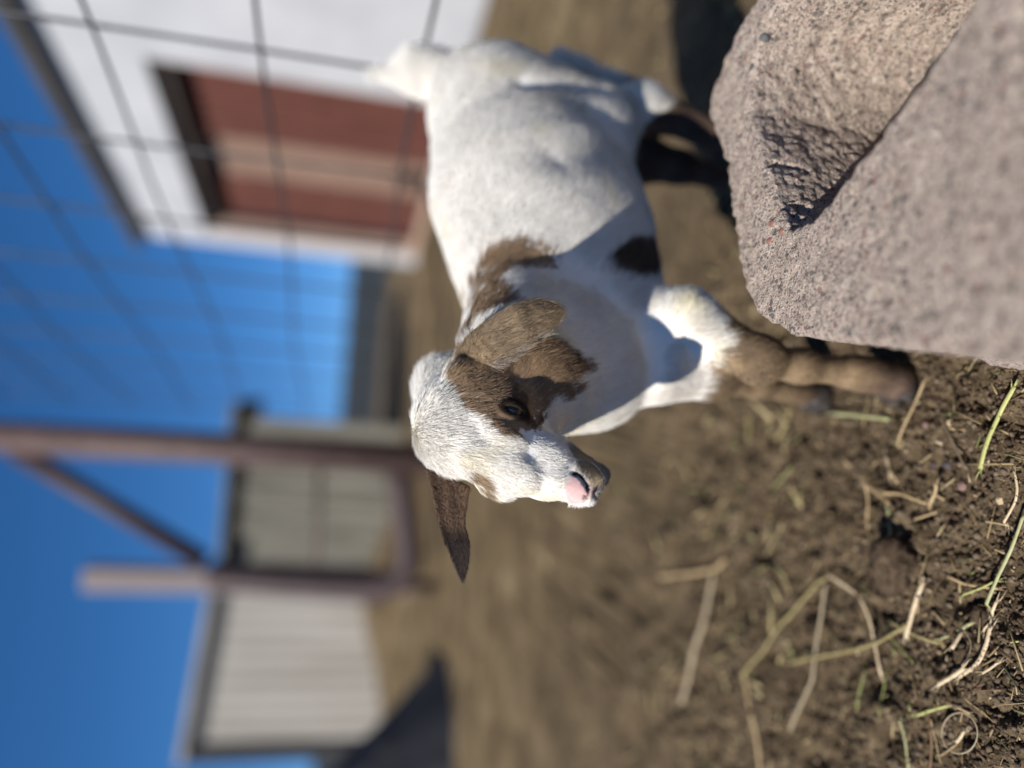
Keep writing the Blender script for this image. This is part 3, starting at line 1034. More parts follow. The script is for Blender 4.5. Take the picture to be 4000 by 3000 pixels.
OLIVE = blobs(patch([(620, 690), (740, 660), (900, 820), (1000, 990), (1070, 1130), (1090, 1280), (960, 1350), (850, 1262), (800, 1130), (720, 1050), (650, 1000), (600, 960), (610, 800)], *ZN, 6, 8))
GREY = blobs(patch([(850, 1270), (960, 1230), (1080, 1280), (1060, 1400), (970, 1470), (850, 1510), (900, 1400)], *ZN, 6, 8) + patch([(540, 960), (640, 940), (760, 1040), (860, 1180), (870, 1280), (790, 1140), (690, 1050), (590, 1030)], *ZN, 5, 5))
PINK = blobs(patch([(500, 1070), (600, 1050), (690, 1150), (740, 1230), (780, 1300), (850, 1270), (930, 1330), (945, 1390), (860, 1450), (800, 1510), (700, 1560), (560, 1560), (470, 1500), (440, 1400), (455, 1200)], *ZN, 7, 9))
KNEE = blobs([(2840, 1290, 60), (2900, 1330, 70), (2960, 1400, 70)])

def near(P, B, wob):
    m = np.full(len(P), 9.0)
    for c in B:
        m = np.minimum(m, (np.sqrt(((P - c[:3]) ** 2).sum(1)) - c[3]) )
    return m + wob

def coat(P):
    """colour of the coat, with its painted shade, at points P"""
    wob = fbm(P, 170, 3, 5) * .0022 + fbm(P, 900, 2, 15) * .0013
    n = len(P)
    c = np.tile(np.array([.79, .755, .685]), (n, 1))
    v = fbm(P, 60, 3, 9)[:, None]
    c = c * (1 - .04 * np.clip(v + .3, 0, 1)) * np.array([1, 1 - 0, 1])
    cream = np.clip(fbm(P, 26, 3, 31) - .35, 0, 1)[:, None]
    c = c * (1 - cream * np.array([.03, .08, .28]))
    br = np.array([.255, .168, .098]) * (1 + .22 * fbm(P, 240, 2, 3)[:, None])
    dk = np.array([.075, .050, .036]) * (1 + .3 * fbm(P, 240, 2, 4)[:, None])
    h = (P - HT) @ HR / .00976
    def put(mask, col, soft=.0012):
        nonlocal c
        a = np.clip(.5 - mask / soft, 0, 1)[:, None]
        c = c * (1 - a) + col * a
    dust = np.clip(fbm(P, 42, 4, 77) + .25 - (P[:, 2] - .20) * 3.2, 0, 1)[:, None] * .35
    c = c * (1 - dust) + np.array([.50, .42, .32]) * dust
    put(near(P, TAN, wob), np.array([.33, .235, .145]), .003)
    put(near(P, BROWN, wob * 1.2), br)
    # brown legs
    l1 = at(2835, 1260, .62)[2]; l2 = at(2590, 440, .81)[2]
    fore = ((P - np.array([.17, .7, 0])) @ bf) > .0
    lat = ((P - np.array([.17, .7, 0])) @ bl)
    farhind = (~fore) & (lat < -.0) & (P[:, 2] < .235)
    zz = P[:, 2] + wob * 4
    put(np.where(fore, zz - l1, 9), br * np.array([.80, .84, .84]), .006)
    put(np.where((~fore), zz - l2, 9), br * .8, .006)
    put(np.where(farhind, zz - .215, 9), dk * 1.6, .01)  # far hind leg darker still: body shade painted over its brown
    put(np.where(~fore, zz - .085, 9), br * .65, .02)
    put(zz - .052, dk * 1.5, .025)
    put(near(P, DARK, wob), dk, .003)
    chin_shade = np.where((h[:, 0] > 4.6) & (h[:, 0] < 10) & (h[:, 2] > -6.5) & (np.abs(h[:, 1]) < 3) & (h[:, 2] < -2.35 - .14 * h[:, 0]), -np.minimum((h[:, 0] - 4.6) * .004, .004), 9.)
    put(chin_shade, np.array([.25, .21, .165]), .006)  # grey-brown paints the shade on the pale lower lip and chin
    put(near(P, OLIVE, wob * .6), np.array([.30, .22, .125]), .003)
    put(near(P, GREY, wob * .5), np.array([.10, .092, .088]), .003)
    # dark rim round the eyes
    for s in (1, -1):
        E = np.array(EYE) * np.array([1, s, 1])
        A, B, O = eye_axes(s)
        q = h - E
        a, b, o = q @ A, q @ B, q @ O
        rim = np.where(o > .2, np.sqrt(((a - .1) / 1.35) ** 2 + ((b + .10) / .85) ** 2) - 1, 9)
        put(rim * .01, dk * .28, .003)
    pk = near(P, PINK, wob * .3)
    put(pk, np.array([.60, .375, .345]) * (1 - .10 * np.clip(fbm(P, 900, 2, 8), 0, 1)[:, None]), .003)
    return c, pk

GN = normals(GV, GF)
vc, vpk = coat(GV)
# skin under the coat: the coat colour, bare and pink on the nose leather, dark in the slits
nost = np.zeros(len(GV))
hv = (GV - HT) @ HR / .00976
m_skin = mat('goat_skin', (.8, .7, .6), .75, .06)
att = N(m_skin, 'ShaderNodeAttribute', attribute_name='coat')
L(m_skin, att.outputs['Color'], bsdf(m_skin).inputs['Base Color'])
tcs = N(m_skin, 'ShaderNodeTexCoord')
nn = N(m_skin, 'ShaderNodeTexVoronoi', Scale=900)
L(m_skin, tcs.outputs['Object'], nn.inputs['Vector'])
L(m_skin, bump(m_skin, nn.outputs['Distance'], .25, .0004), bsdf(m_skin).inputs['Normal'])
slit = _sd
k = np.clip((1.0 - slit) * 2.2, 0, 1)[:, None] * np.clip(_dp / .0016, 0, 1)[:, None]
vs = vc * (1 - k) + np.array([.010, .007, .006]) * k
body = big_mesh('body', GV, GF, m_skin, goat)
ca = body.data.color_attributes.new('coat', 'FLOAT_COLOR', 'POINT')
ca.data.foreach_set('color', np.concatenate([vs, np.ones((len(vs), 1))], 1).astype(np.float32).ravel())

# --- fur material: hair strands carrying their own colour
m_fur = bpy.data.materials.new('fur')
m_fur.use_nodes = True
m_fur.node_tree.nodes.clear()
hb = m_fur.node_tree.nodes.new('ShaderNodeBsdfPrincipled')
hb.inputs['Roughness'].default_value = .55
hb.inputs['Specular IOR Level'].default_value = .25
fa = N(m_fur, 'ShaderNodeAttribute', attribute_name='strand_color')
L(m_fur, fa.outputs['Color'], hb.inputs['Base Color'])
fo = N(m_fur, 'ShaderNodeOutputMaterial')
L(m_fur, hb.outputs[0], fo.inputs['Surface'])

def grow(name, parent, V, Fq, dens, length, flow, lift, color, rad, keys=5, droop=.25, clump=.27):
    """strands rooted on a quad mesh; every argument function takes (points, normals)"""
    tri = np.concatenate([Fq[:, [0, 1, 2]], Fq[:, [0, 2, 3]]])
    VN = normals(V, Fq)
    a, b, c = V[tri[:, 0]], V[tri[:, 1]], V[tri[:, 2]]
    area = .5 * np.linalg.norm(np.cross(b - a, c - a), axis=1)
    cen = (a + b + c) / 3
    dn = dens(cen, VN[tri[:, 0]]) * area * 1e4 * FUR
    cnt = np.floor(dn + rng.random(len(dn))).astype(int)
    ti = np.repeat(np.arange(len(tri)), cnt)
    n = len(ti)
    r1, r2 = np.sqrt(rng.random(n)), rng.random(n)
    w = np.stack([1 - r1, r1 * (1 - r2), r1 * r2], 1)
    P = (V[tri[ti]] * w[..., None]).sum(1)
    Nn = (VN[tri[ti]] * w[..., None]).sum(1)
    Nn /= np.linalg.norm(Nn, axis=1)[:, None] + 1e-9
    D = flow(P, Nn)
    # tufts: neighbouring hairs lean together, tufts differ
    jit = np.stack([vnoise(P, 110, s) for s in (1, 2, 3)], 1) * .45 + np.stack([vnoise(P, 330, s) for s in (4, 5, 6)], 1) * .4 + np.stack([vnoise(P, 800, s) for s in (7, 8, 9)], 1) * .25
    D = D + clump * jit + rng.normal(0, .08, (n, 3))
    D = D - (D * Nn).sum(1)[:, None] * Nn
    D /= np.linalg.norm(D, axis=1)[:, None] + 1e-9
    lf = lift(P, Nn) * (1 + .25 * rng.normal(0, 1, n) + .15 * vnoise(P, 200, 21))
    lf = np.clip(lf, .04, 2.5)
    d0 = D + lf[:, None] * Nn
    d0 /= np.linalg.norm(d0, axis=1)[:, None]
    ln = length(P, Nn) * (.65 + .5 * rng.random(n)) * (1 + .10 * vnoise(P, 150, 33))
    pts = np.zeros((n, keys, 3))
    t = np.linspace(0, 1, keys)
    base = P - Nn * .0006
    for i, s in enumerate(t):
        pts[:, i] = base + d0 * (ln * s)[:, None] - Nn * (ln * s * s * droop * np.minimum(lf, 1))[:, None]
    col = color(P)
    lumi = np.clip((col.mean(1) - .2) * 2.5, 0, 1)
    col = col * (1 + (.20 - .13 * lumi) * rng.normal(0, 1, n) + (.16 - .10 * lumi) * vnoise(P, 520, 61))[:, None]
    col = np.clip(col, .004, .9)
    hc_ = bpy.data.hair_curves.new(name)
    hc_.add_curves([keys] * n)
    org = parent_origin(parent)
    hc_.attributes['position'].data.foreach_set('vector', (pts - org).astype(np.float32).ravel())
    rr = rad(P) if callable(rad) else np.full(n, rad)
    rad_pt = (rr[:, None] * np.array([1, .95, .85, .6, .15] if keys == 5 else np.linspace(1, .15, keys))[None]).astype(np.float32)
    ra = hc_.attributes.get('radius') or hc_.attributes.new('radius', 'FLOAT', 'POINT')
    ra.data.foreach_set('value', rad_pt.ravel())
    sc_ = hc_.attributes.new('strand_color', 'FLOAT_COLOR', 'CURVE')
    sc_.data.foreach_set('color', np.concatenate([col, np.ones((n, 1))], 1).astype(np.float32).ravel())
    hc_.materials.append(m_fur)
    o = bpy.data.objects.new(name, hc_)
    COL.objects.link(o)
    o.parent = parent
    print(name, n, 'strands')
    return o

EYEW = [hw(*(np.array(EYE) * np.array([1, s, 1]))) for s in (1, -1)]
def headness(P):
    h = (P - HT) @ HR / .00976
    return np.clip((h[:, 0] + 7.5) / 2.0, 0, 1) * (np.abs(h[:, 1]) < 6) * (h[:, 2] > -7.5) * (h[:, 2] < 4), h

def f_dens(P, Nn):
    hd, h = headness(P)
    d = 95 + hd * 85
    d = np.where(near(P, PINK, 0) < .0005, 0, d)
    d = np.where(np.minimum(near(P, OLIVE, 0), near(P, GREY, 0)) < .001, d * 2.2, d)
    for s in (1, -1):
        E = np.array(EYE) * np.array([1, s, 1]); A, B, O = eye_axes(s)
        q = h - E; a, b, o = q @ A, q @ B, q @ O
        al = .43 * (1 - (a / .95) ** 2) - np.abs(b - .08)
        d = np.where((al > 0) & (o > 0), 0, d)
    d = np.where(P[:, 2] < .012, 0, d)
    away = (Nn * (P - CAM)).sum(1) / np.linalg.norm(P - CAM, axis=1)
    d = np.where(away > .45, d * .45, d)
    return d

def f_len(P, Nn):
    hd, h = headness(P)
    body_l = .016 + .004 * vnoise(P, 30, 2)
    low = np.clip((P[:, 2] - .11) / .13, 0, 1)
    body_l = body_l * (.42 + .58 * low)
    n_, w_, t_ = h.T
    face = .0056 + .0048 * np.clip((6.5 - n_) / 7, 0, 1)
    face = np.where(n_ < -2.2, .0125, face)
    for s in (1, -1):
        E = np.array(EYE) * np.array([1, s, 1])
        de = np.sqrt(((h - E) ** 2).sum(1))
        face = face * np.clip((de - .9) / 1.6, .3, 1)
    dp = near(P, np.concatenate([PINK, GREY, OLIVE]), 0)
    face = face * np.clip(dp / .012 + .7, .7, 1)
    tail = np.clip((P[:, 2] - .43) / .02, 0, 1) * (P[:, 0] > .3)
    return body_l * (1 - hd) * (1 + .5 * tail) + face * hd

def f_flow(P, Nn):
    hd, h = headness(P)
    body = np.tile(-bf * .8 + np.array([0, 0, -.55]), (len(P), 1))
    leg = np.clip((.20 - P[:, 2]) / .05, 0, 1)[:, None]
    body = body * (1 - leg) + np.array([.05, .05, -1.]) * leg
    neck = np.clip(((P - at(2100, 1200, .66)) @ bf) / .06, 0, 1)[:, None]
    body = body * (1 - neck) + (-bf * .35 + np.array([0, 0, -1.])) * neck
    tail = (np.clip((P[:, 2] - .42) / .02, 0, 1) * (P[:, 0] > .3))[:, None]
    body = body * (1 - tail) + np.array([.1, .1, 1.]) * tail
    n_, w_, t_ = h.T
    wh = np.array([-7.4, -.6, .4])
    fr = h - wh
    fr = fr / (np.linalg.norm(fr, axis=1)[:, None] + .3)
    side = np.clip((-t_ - 2.2) / 1.5, 0, 1)[:, None]               # cheeks: down and back
    fr = fr * (1 - side) + np.array([-.25, 0, -1.]) * side
    muz = np.clip((n_ - 5.5) / 1.5, 0, 1)[:, None]
    fr = fr * (1 - muz) + np.stack([np.full(len(P), -.2), np.sign(w_) * .7, np.full(len(P), -.8)], 1) * muz
    fr = fr @ HR.T
    hh = hd[:, None]
    return body * (1 - hh) + fr * hh

def f_lift(P, Nn):
    hd, h = headness(P)
    return .15 + .09 * hd + .08 * hd * (h[:, 0] < -2.5)

def f_col(P):
    c, _ = coat(P)
    return c

grow('fur', goat, GV, GF, f_dens, f_len, f_flow, f_lift, f_col, lambda P: np.where(headness(P)[0] > .5, .00011, .00017))

# --- eyes
m_eye = mat('eye', (.012, .008, .006), .10, .35)
b = bsdf(m_eye)
b.inputs['Coat Weight'].default_value = .35
b.inputs['Coat Roughness'].default_value = .02
m_pup = mat('pupil', (.002, .002, .002), .1, .5)
def uv_sphere(c, r, R=np.eye(3), rad=(1, 1, 1), nu=36, nv=24):
    v, f = [], []
    for i in range(nv + 1):
        ph = math.pi * i / nv
        for j in range(nu):
            th = 2 * math.pi * j / nu
            p = np.array([math.sin(ph) * math.cos(th), math.sin(ph) * math.sin(th), math.cos(ph)]) * rad * r
            v.append(np.array(c) + R @ p)
    for i in range(nv):
        for j in range(nu):
            f.append((i * nu + j, (i + 1) * nu + j, (i + 1) * nu + (j + 1) % nu, i * nu + (j + 1) % nu))
    return v, f
tcE = N(m_eye, 'ShaderNodeTexCoord')
nE = N(m_eye, 'ShaderNodeTexNoise', Scale=300, Detail=4)
L(m_eye, tcE.outputs['Object'], nE.inputs['Vector'])
L(m_eye, ramp(m_eye, nE.outputs[0], [(.3, (.010, .008, .007)), (.7, (.035, .026, .02))]), b.inputs['Base Color'])
for s in (1, -1):
    A, B, O = eye_axes(s)
    v, f = uv_sphere(EYEW[0 if s == 1 else 1], .0100)
    e = mesh_obj('eye', v, f, m_eye, goat, True)
    pc = EYEW[0 if s == 1 else 1] + HR @ O * .0092
    PR = np.stack([HR @ A, HR @ B, HR @ O], 1)
    v, f = uv_sphere(pc, .001, PR, (4.2, 1.7, .95), 20, 12)
    mesh_obj('pupil', v, f, m_pup, e, True)

# --- ears: cupped leaves of skin with short fur on both sides
def ear(upper, lower, zc, cup, colf, hair):
    """upper and lower edge as photo points with the ear's own depths"""
    n, m = 26, 15
    def samp(pl, t):
        pl = np.array(pl, float)
        d = np.concatenate([[0], np.cumsum(np.linalg.norm(np.diff(pl, axis=0), axis=1))]); d /= d[-1]
        return np.stack([np.interp(t, d, pl[:, k]) for k in range(pl.shape[1])], 1)
    t = np.linspace(0, 1, n)
    def smooth(a):
        for _ in range(2):
            a[1:-1] = .25 * a[:-2] + .5 * a[1:-1] + .25 * a[2:]
        return a
    U, Lw = smooth(samp(upper, t)), smooth(samp(lower, t))
    top = []
    for i in range(n):
        z = np.interp(t[i], *zip(*zc))
        pu, pl = at(U[i, 0], U[i, 1], z + U[i, 2]), at(Lw[i, 0], Lw[i, 1], z + Lw[i, 2])
        wd = np.linalg.norm(pu - pl)
        row = []
        for j in range(m):
            s = j / (m - 1)
            p = pu + (pl - pu) * s
            row.append(p - fwd * cup * wd * (1 - (2 * s - 1) ** 2 + .14 * math.sin(3 * math.pi * s) * math.sin(math.pi * min(1, t[i] * 1.3))))
        top.append(row)
    top = np.array(top)
    du = np.gradient(top, axis=0); dv = np.gradient(top, axis=1)
    nn_ = np.cross(du, dv); nn_ /= np.linalg.norm(nn_, axis=2)[..., None] + 1e-9
    if (nn_.mean((0, 1)) @ fwd) > 0: nn_ = -nn_
    th = .0016 * np.sin(np.linspace(0, math.pi, m))[None, :, None] * np.minimum(1, np.linspace(1.6, .3, n))[:, None, None] + .0004
    fr, bk = top + nn_ * th, top - nn_ * th
    V = np.concatenate([fr.reshape(-1, 3), bk.reshape(-1, 3)])
    q = []
    o = n * m
    for i in range(n - 1):
        for j in range(m - 1):
            a = i * m + j
            q.append((a, a + 1, a + m + 1, a + m)); q.append((o + a, o + a + m, o + a + m + 1, o + a + 1))
        q.append((i * m, (i + 1) * m, o + (i + 1) * m, o + i * m))
        q.append((i * m + m - 1, o + i * m + m - 1, o + (i + 1) * m + m - 1, (i + 1) * m + m - 1))
    for j in range(m - 1):
        a = (n - 1) * m + j
        q.append((a, a + 1, o + a + 1, o + a)); q.append((j, o + j, o + j + 1, j + 1))
    q = np.array(q)
    # make sure outside is outside
    c = V.mean(0)
    nf = np.cross(V[q[0, 2]] - V[q[0, 0]], V[q[0, 3]] - V[q[0, 1]])
    if nf @ nn_[0, 0] < 0: q = q[:, ::-1]
    o_ = big_mesh('ear', V, q, m_skin, goat)
    col = colf(V)
    ca_ = o_.data.color_attributes.new('coat', 'FLOAT_COLOR', 'POINT')
    ca_.data.foreach_set('color', np.concatenate([col, np.ones((len(col), 1))], 1).astype(np.float32).ravel())
    ax_ = top[-1].mean(0) - top[0].mean(0); ax_ /= np.linalg.norm(ax_)
    grow('fur', o_, V, q, lambda P, Nn: np.full(len(P), hair[0]), lambda P, Nn: np.full(len(P), hair[1]), lambda P, Nn: np.tile(ax_, (len(P), 1)),
         lambda P, Nn: np.full(len(P), .42), colf, .00010, 5, .2, .45)
    if len(hair) > 2:
        grow('fringe', o_, V, q, lambda P, Nn: 60 * np.clip(.5 - near(P, hair[2], 0) / .004, 0, 1), lambda P, Nn: np.full(len(P), .012), lambda P, Nn: np.tile(ax_ * .8 + np.array([-.1, -.2, -.6]), (len(P), 1)),
             lambda P, Nn: np.full(len(P), .5), lambda P: np.tile(np.array([.27, .215, .165]), (len(P), 1)), .00010, 5, .4, .5)
    return o_

FRINGE = np.array([(*at(*q_), .006) for q_ in [(1930, 1440, .537), (1975, 1432, .537), (2015, 1400, .537), (2045, 1375, .538), (2085, 1330, .54)]])
def ear_brown(P):
    base = np.array([.205, .147, .090]) * (1 + .30 * fbm(P, 260, 3, 13)[:, None])
    lowedge = []
    for q in [(1935, 1432, .552), (1985, 1425, .55), (2030, 1385, .547), (1965, 1415, .55)]:
        lowedge.append((*at(q[0], q[1], q[2] - .013), .0042))
    a = np.clip(.5 - near(P, np.array(lowedge), fbm(P, 300, 2, 6) * .002) / .003, 0, 1)[:, None]
    return base * (1 - a) + np.array([.28, .23, .18]) * a

def ear_dark(P):
    base_c = at(1760, 1900, .535)
    d = np.linalg.norm(P - base_c, axis=1)[:, None]
    a = np.clip((d - .028) / .012, 0, 1)
    return np.array([.105, .066, .042]) * (1 - a) + np.array([.028, .020, .016]) * a

ear([(1775, 1400, .012), (1828, 1305, .004), (1901, 1255, 0), (1980, 1200, 0), (2066, 1170, 0), (2130, 1172, 0), (2178, 1187, 0), (2192, 1210, 0)],
    [(1850, 1440, 0), (1900, 1444, -.002), (1942, 1434, -.003), (1985, 1414, -.002), (2042, 1369, 0), (2095, 1324, 0), (2150, 1296, 0), (2192, 1245, 0)],
    [(0, .566), (.22, .541), (.6, .536), (1, .545)], .13, ear_brown, (170, .0062, FRINGE))
ear([(1665, 1830, .012), (1713, 2035, .004), (1738, 2115, 0), (1775, 2200, 0), (1800, 2262, 0)],
    [(1835, 1900, .012), (1812, 2040, .004), (1834, 2120, 0), (1830, 2200, 0), (1812, 2264, 0)],
    [(0, .535), (.4, .54), (1, .55)], -.14, ear_dark, (140, .005))

# --- hooves: split dark horn
m_hoof = noisy('hoof', (.02, .017, .015), (.06, .05, .042), 120, .45, .4, 4, .2, .001)
def hoof(p, r, toe):
    mb = MB()
    toe = np.array(toe, float); toe[2] = 0; toe /= np.linalg.norm(toe)
    side = np.array([-toe[1], toe[0], 0])
    for s in (-1, 1):
        c = np.array(p) + side * s * r * .50
        rings = []
        for h_, a_, fr_, bk_ in ((0, 1.0, 1.35, .8), (.008, .98, 1.25, .8), (.018, .86, .95, .75), (.028, .7, .65, .65)):
            for j in range(12):
                th = 2 * math.pi * j / 12
                x = math.cos(th); y = math.sin(th)
                rings.append(c + toe * r * (fr_ if x > 0 else bk_) * x + side * y * r * .48 * a_ + np.array([0, 0, h_ - c[2] + .001]))
        f = [(i * 12 + j, i * 12 + (j + 1) % 12, (i + 1) * 12 + (j + 1) % 12, (i + 1) * 12 + j) for i in range(3) for j in range(12)]
        f += [tuple(range(11, -1, -1)), tuple(range(36, 48))]
        mb.add(rings, f)
    return mb.build('hoof', m_hoof, goat, True)
hoof(gp(3540, 1497), .017, bf)
hoof(gp(3225, 1548), .0155, bf)
hoof(at(3050, 612, .836) * np.array([1, 1, 0]), .015, bf)
hoof(at(3020, 748, .885) * np.array([1, 1, 0]), .015, bf)
# ================================================================== litter on the ground
def gh(px, py):
    i = np.clip(np.searchsorted(gx, px) - 1, 0, nx_ - 2); j = np.clip(np.searchsorted(gy, py) - 1, 0, ny_ - 2)
    fx = (px - gx[i]) / (gx[i + 1] - gx[i]); fy = (py - gy[j]) / (gy[j + 1] - gy[j])
    Z = gz.reshape(nx_, ny_)
    return Z[i, j] * (1 - fx) * (1 - fy) + Z[i + 1, j] * fx * (1 - fy) + Z[i, j + 1] * (1 - fx) * fy + Z[i + 1, j + 1] * fx * fy

def straw_mat(name, c1, c2, spots=.0):
    m = mat(name, c1, .55, .35)
    t = N(m, 'ShaderNodeTexCoord')
    n1 = N(m, 'ShaderNodeTexNoise', Scale=160, Detail=4)
    L(m, t.outputs['Object'], n1.inputs['Vector'])
    c = ramp(m, n1.outputs[0], [(.32, c1), (.68, c2)])
    if spots:
        n2 = N(m, 'ShaderNodeTexNoise', Scale=420, Detail=2)
        L(m, t.outputs['Object'], n2.inputs['Vector'])
        k = ramp(m, n2.outputs[0], [(.66 - spots, (0, 0, 0)), (.70 - spots, (1, 1, 1))])
        c = mixc(m, k, c, (.06, .04, .025))
    L(m, c, bsdf(m).inputs['Base Color'])
    L(m, bump(m, n1.outputs[0], .3, .0006), bsdf(m).inputs['Normal'])
    return m
SM = {
    'cream': straw_mat('cream_straw', (.50, .38, .22), (.62, .50, .33), .02),
    'spot': straw_mat('spotted_straw', (.48, .36, .21), (.60, .48, .31), .07),
    'tan': straw_mat('tan_straw', (.33, .23, .11), (.45, .33, .18), .03),
    'olive': straw_mat('olive_straw', (.22, .175, .07), (.33, .27, .12)),
    'green': straw_mat('green_stem', (.16, .19, .05), (.28, .28, .10)),
    'lime': straw_mat('lime_stem', (.33, .34, .10), (.45, .43, .17), .01),
    'pale': straw_mat('pale_green_stem', (.29, .285, .13), (.40, .385, .20)),
    'grey': straw_mat('grey_straw', (.27, .21, .125), (.37, .30, .19)),
    'brown': straw_mat('brown_stalk', (.12, .065, .03), (.19, .11, .055)),
    'dark': straw_mat('dark_stalk', (.10, .07, .045), (.16, .115, .075)),
    'leaf': straw_mat('dark_leaf', (.035, .055, .03), (.07, .09, .05)),
}
Z7 = (3400, 2200, .4823); Z6 = (3400, 1500, .4823); Z5_ = (2600, 1400, .9642)
def straw(frame, pts, w, kind, label, lift=.0015, splits=(), flat=.55, cat='straw', name='straw'):
    ox, oy, k = frame
    P = []
    for x, y in pts:
        p = gp(ox + k * x, oy + k * y, .004)
        P.append(p)
    P = np.array(P)
    wid = (.66 if frame is Z5_ else .86) * w * k / 2 * np.array([(p - CAM) @ fwd for p in P]) / F
    curl = len(P) > 7
    if curl:
        Q = spline(P, 5)
    else:
        Q = []
        for a_, b_ in zip(P[:-1], P[1:]):
            k_ = max(4, int(np.linalg.norm(b_ - a_) / .006))
            Q += [a_ + (b_ - a_) * u for u in np.linspace(0, 1, k_, endpoint=False)]
        Q = np.array(Q + [P[-1]])
        if len(P) > 2:
            Q[1:-1] = .25 * Q[:-2] + .5 * Q[1:-1] + .25 * Q[2:]
    t_ = np.linspace(0, 1, len(Q))
    rad = np.interp(t_, np.linspace(0, 1, len(P)), wid)
    h = np.array([gh(q[0], q[1]) for q in Q])
    if not curl:
        l_ = h[0] + (h[-1] - h[0]) * t_
        l_ = l_ + max(0, (h - l_).max()) * .55
        h = .75 * l_ + .25 * h
    if curl:
        h = np.full(len(Q), np.percentile(h, 80))
    for _ in range(3):
        h[1:-1] = np.maximum(h[1:-1] * .4, .25 * h[:-2] + .5 * h[1:-1] + .25 * h[2:])
    Q[:, 2] = np.maximum(h + rad * .6 + lift, .0005)
    rad = rad * (1 + (.03 if curl else .12) * np.array([vnoise(q[None] * 1.0, 130, 91)[0] for q in Q]))
    # joints
    mb = MB()
    mb.tube(Q, rad, 8, flat)
    if w * k > 9 and not curl:                                         # frayed ends
        for e_, d_ in ((Q[0], Q[0] - Q[2]), (Q[-1], Q[-1] - Q[-3])):
            d_ = d_ / (np.linalg.norm(d_) + 1e-9)
            for _ in range(3):
                v_ = d_ + rng.normal(0, .22, 3) * np.array([1, 1, .4])
                r0_ = rad.mean() * .28
                st_ = e_ - d_ * .003 + rng.normal(0, 1, 3) * rad.mean() * np.array([.5, .5, .2])
                mb.tube([st_, st_ + v_ * rng.uniform(.003, .007), st_ + v_ * rng.uniform(.007, .010)], [r0_, r0_ * .8, r0_ * .3], 5, .5)
    o = mb.build(name, SM[kind], None, True)
    tag(o, label, cat, 'straw and stems lying on the dirt')
    return o
S = straw
S(Z7, [(505, 150), (420, 370), (335, 600)], 50, 'cream', 'thick cream straw with a dark band and a frayed end', .004)
S(Z7, [(180, 465), (300, 530), (420, 590), (575, 648)], 24, 'olive', 'olive stem crossing over the thick banded cream straw', .008)
S(Z5_, [(510, 1232), (650, 1205), (780, 1180), (880, 1150), (960, 1105), (1005, 1082)], 20, 'olive', 'long curved olive stem running towards the thick banded straw', .006)
S(Z7, [(110, 515), (200, 630), (300, 725), (400, 805)], 18, 'green', 'thin green stem passing under the curved olive stem')
S(Z5_, [(650, 872), (720, 915), (790, 965), (830, 1060), (848, 1150), (876, 1285)], 20, 'cream', 'long bent cream straw with a sharp elbow at its far end', .004)
S(Z7, [(100, 900), (95, 1080), (122, 1235)], 20, 'green', 'green stem continuing from the end of the long bent cream straw')
S(Z7, [(545, 615), (680, 562), (805, 478)], 30, 'pale', 'flat pale green blade leading up to the round dirt clod')
S(Z7, [(990, 500), (962, 640), (915, 770), (880, 835)], 44, 'spot', 'broken spotted straw standing beside the round dirt clod', .005)
S(Z7, [(832, 848), (730, 918), (615, 982)], 40, 'cream', 'thick clean cut cream straw below the spotted broken straw', .005)
S(Z7, [(872, 845), (775, 922)], 36, 'spot', 'short spotted straw lying against the clean cut straw', .003)
S(Z7, [(738, 548), (720, 692)], 42, 'cream', 'short stubby cream straw piece between pale blade and thin curl')
S(Z7, [(770, 530), (838, 640), (850, 745), (818, 832)], 12, 'grey', 'thin grey curl of straw arching beside the stubby piece', .006)
S((0, 0, 1), [(4015, 1995), (3969, 2127), (3935, 2200), (3911, 2248), (3882, 2316), (3858, 2374)], 17, 'pale', 'long grey green stalk reaching in from the lower frame edge above the clod', .006)
S(Z7, [(1022, 138), (900, 202), (708, 272)], 20, 'lime', 'thin bright green stem branching off the long grey green stalk', .004)
S(Z7, [(620, 108), (740, 168), (880, 193), (1000, 205)], 27, 'tan', 'tan straw tucked under the thin bright green stem')
S(Z7, [(1012, 288), (955, 425)], 32, 'cream', 'pale shard of straw splintered at the end of the long stalk')
S(Z7, [(962, 470), (885, 552)], 22, 'cream', 'ragged pale splinter just below the straw shard')
th = np.linspace(.75 * math.pi, 2.72 * math.pi, 27)
S(Z7, [(770 + 145 * math.cos(t), 1375 + 165 * math.sin(t)) for t in th], 14, 'grey', 'thin dry straw curled into a nearly closed ring', .004)
S(Z7, [(745, 1348), (698, 1452)], 36, 'cream', 'short cream straw stub lying inside the straw ring')
S(Z7, [(692, 1455), (640, 1500), (560, 1560), (515, 1555)], 14, 'tan', 'thin tan fibre trailing out of the straw ring')
S(Z7, [(506, 1245), (502, 1450), (478, 1665)], 30, 'brown', 'flat reddish brown stalk at the left frame edge')
S(Z7, [(525, 1258), (536, 1450), (552, 1622)], 12, 'tan', 'thin tan straw parallel to the reddish brown stalk')
S(Z7, [(272, 1268), (290, 1450), (296, 1670)], 25, 'pale', 'pale green stem running straight out at the left frame edge')
S(Z7, [(280, 968), (350, 1060), (432, 1192)], 20, 'lime', 'short lime green stem slanting towards the flat green leaf piece')
S(Z7, [(440, 1228), (530, 1190), (660, 1150)], 28, 'lime', 'flat light green leaf piece above the reddish brown stalk')
S(Z7, [(680, 1143), (780, 1178), (852, 1217)], 26, 'tan', 'flat pinkish tan straw touching the top of the straw ring')
S(Z7, [(800, 1093), (900, 1200), (982, 1292)], 11, 'tan', 'hair thin tan fibre to the right of the straw ring')
S(Z7, [(868, 1035), (1045, 1025)], 11, 'brown', 'thin brown sliver lying flat above the straw ring')
S(Z7, [(725, 1598), (800, 1670)], 34, 'cream', 'cut cream straw end poking in at the corner below the ring')
S(Z7, [(1130, 642), (1260, 624)], 18, 'lime', 'light green blade at the lower frame edge near the spotted straw')
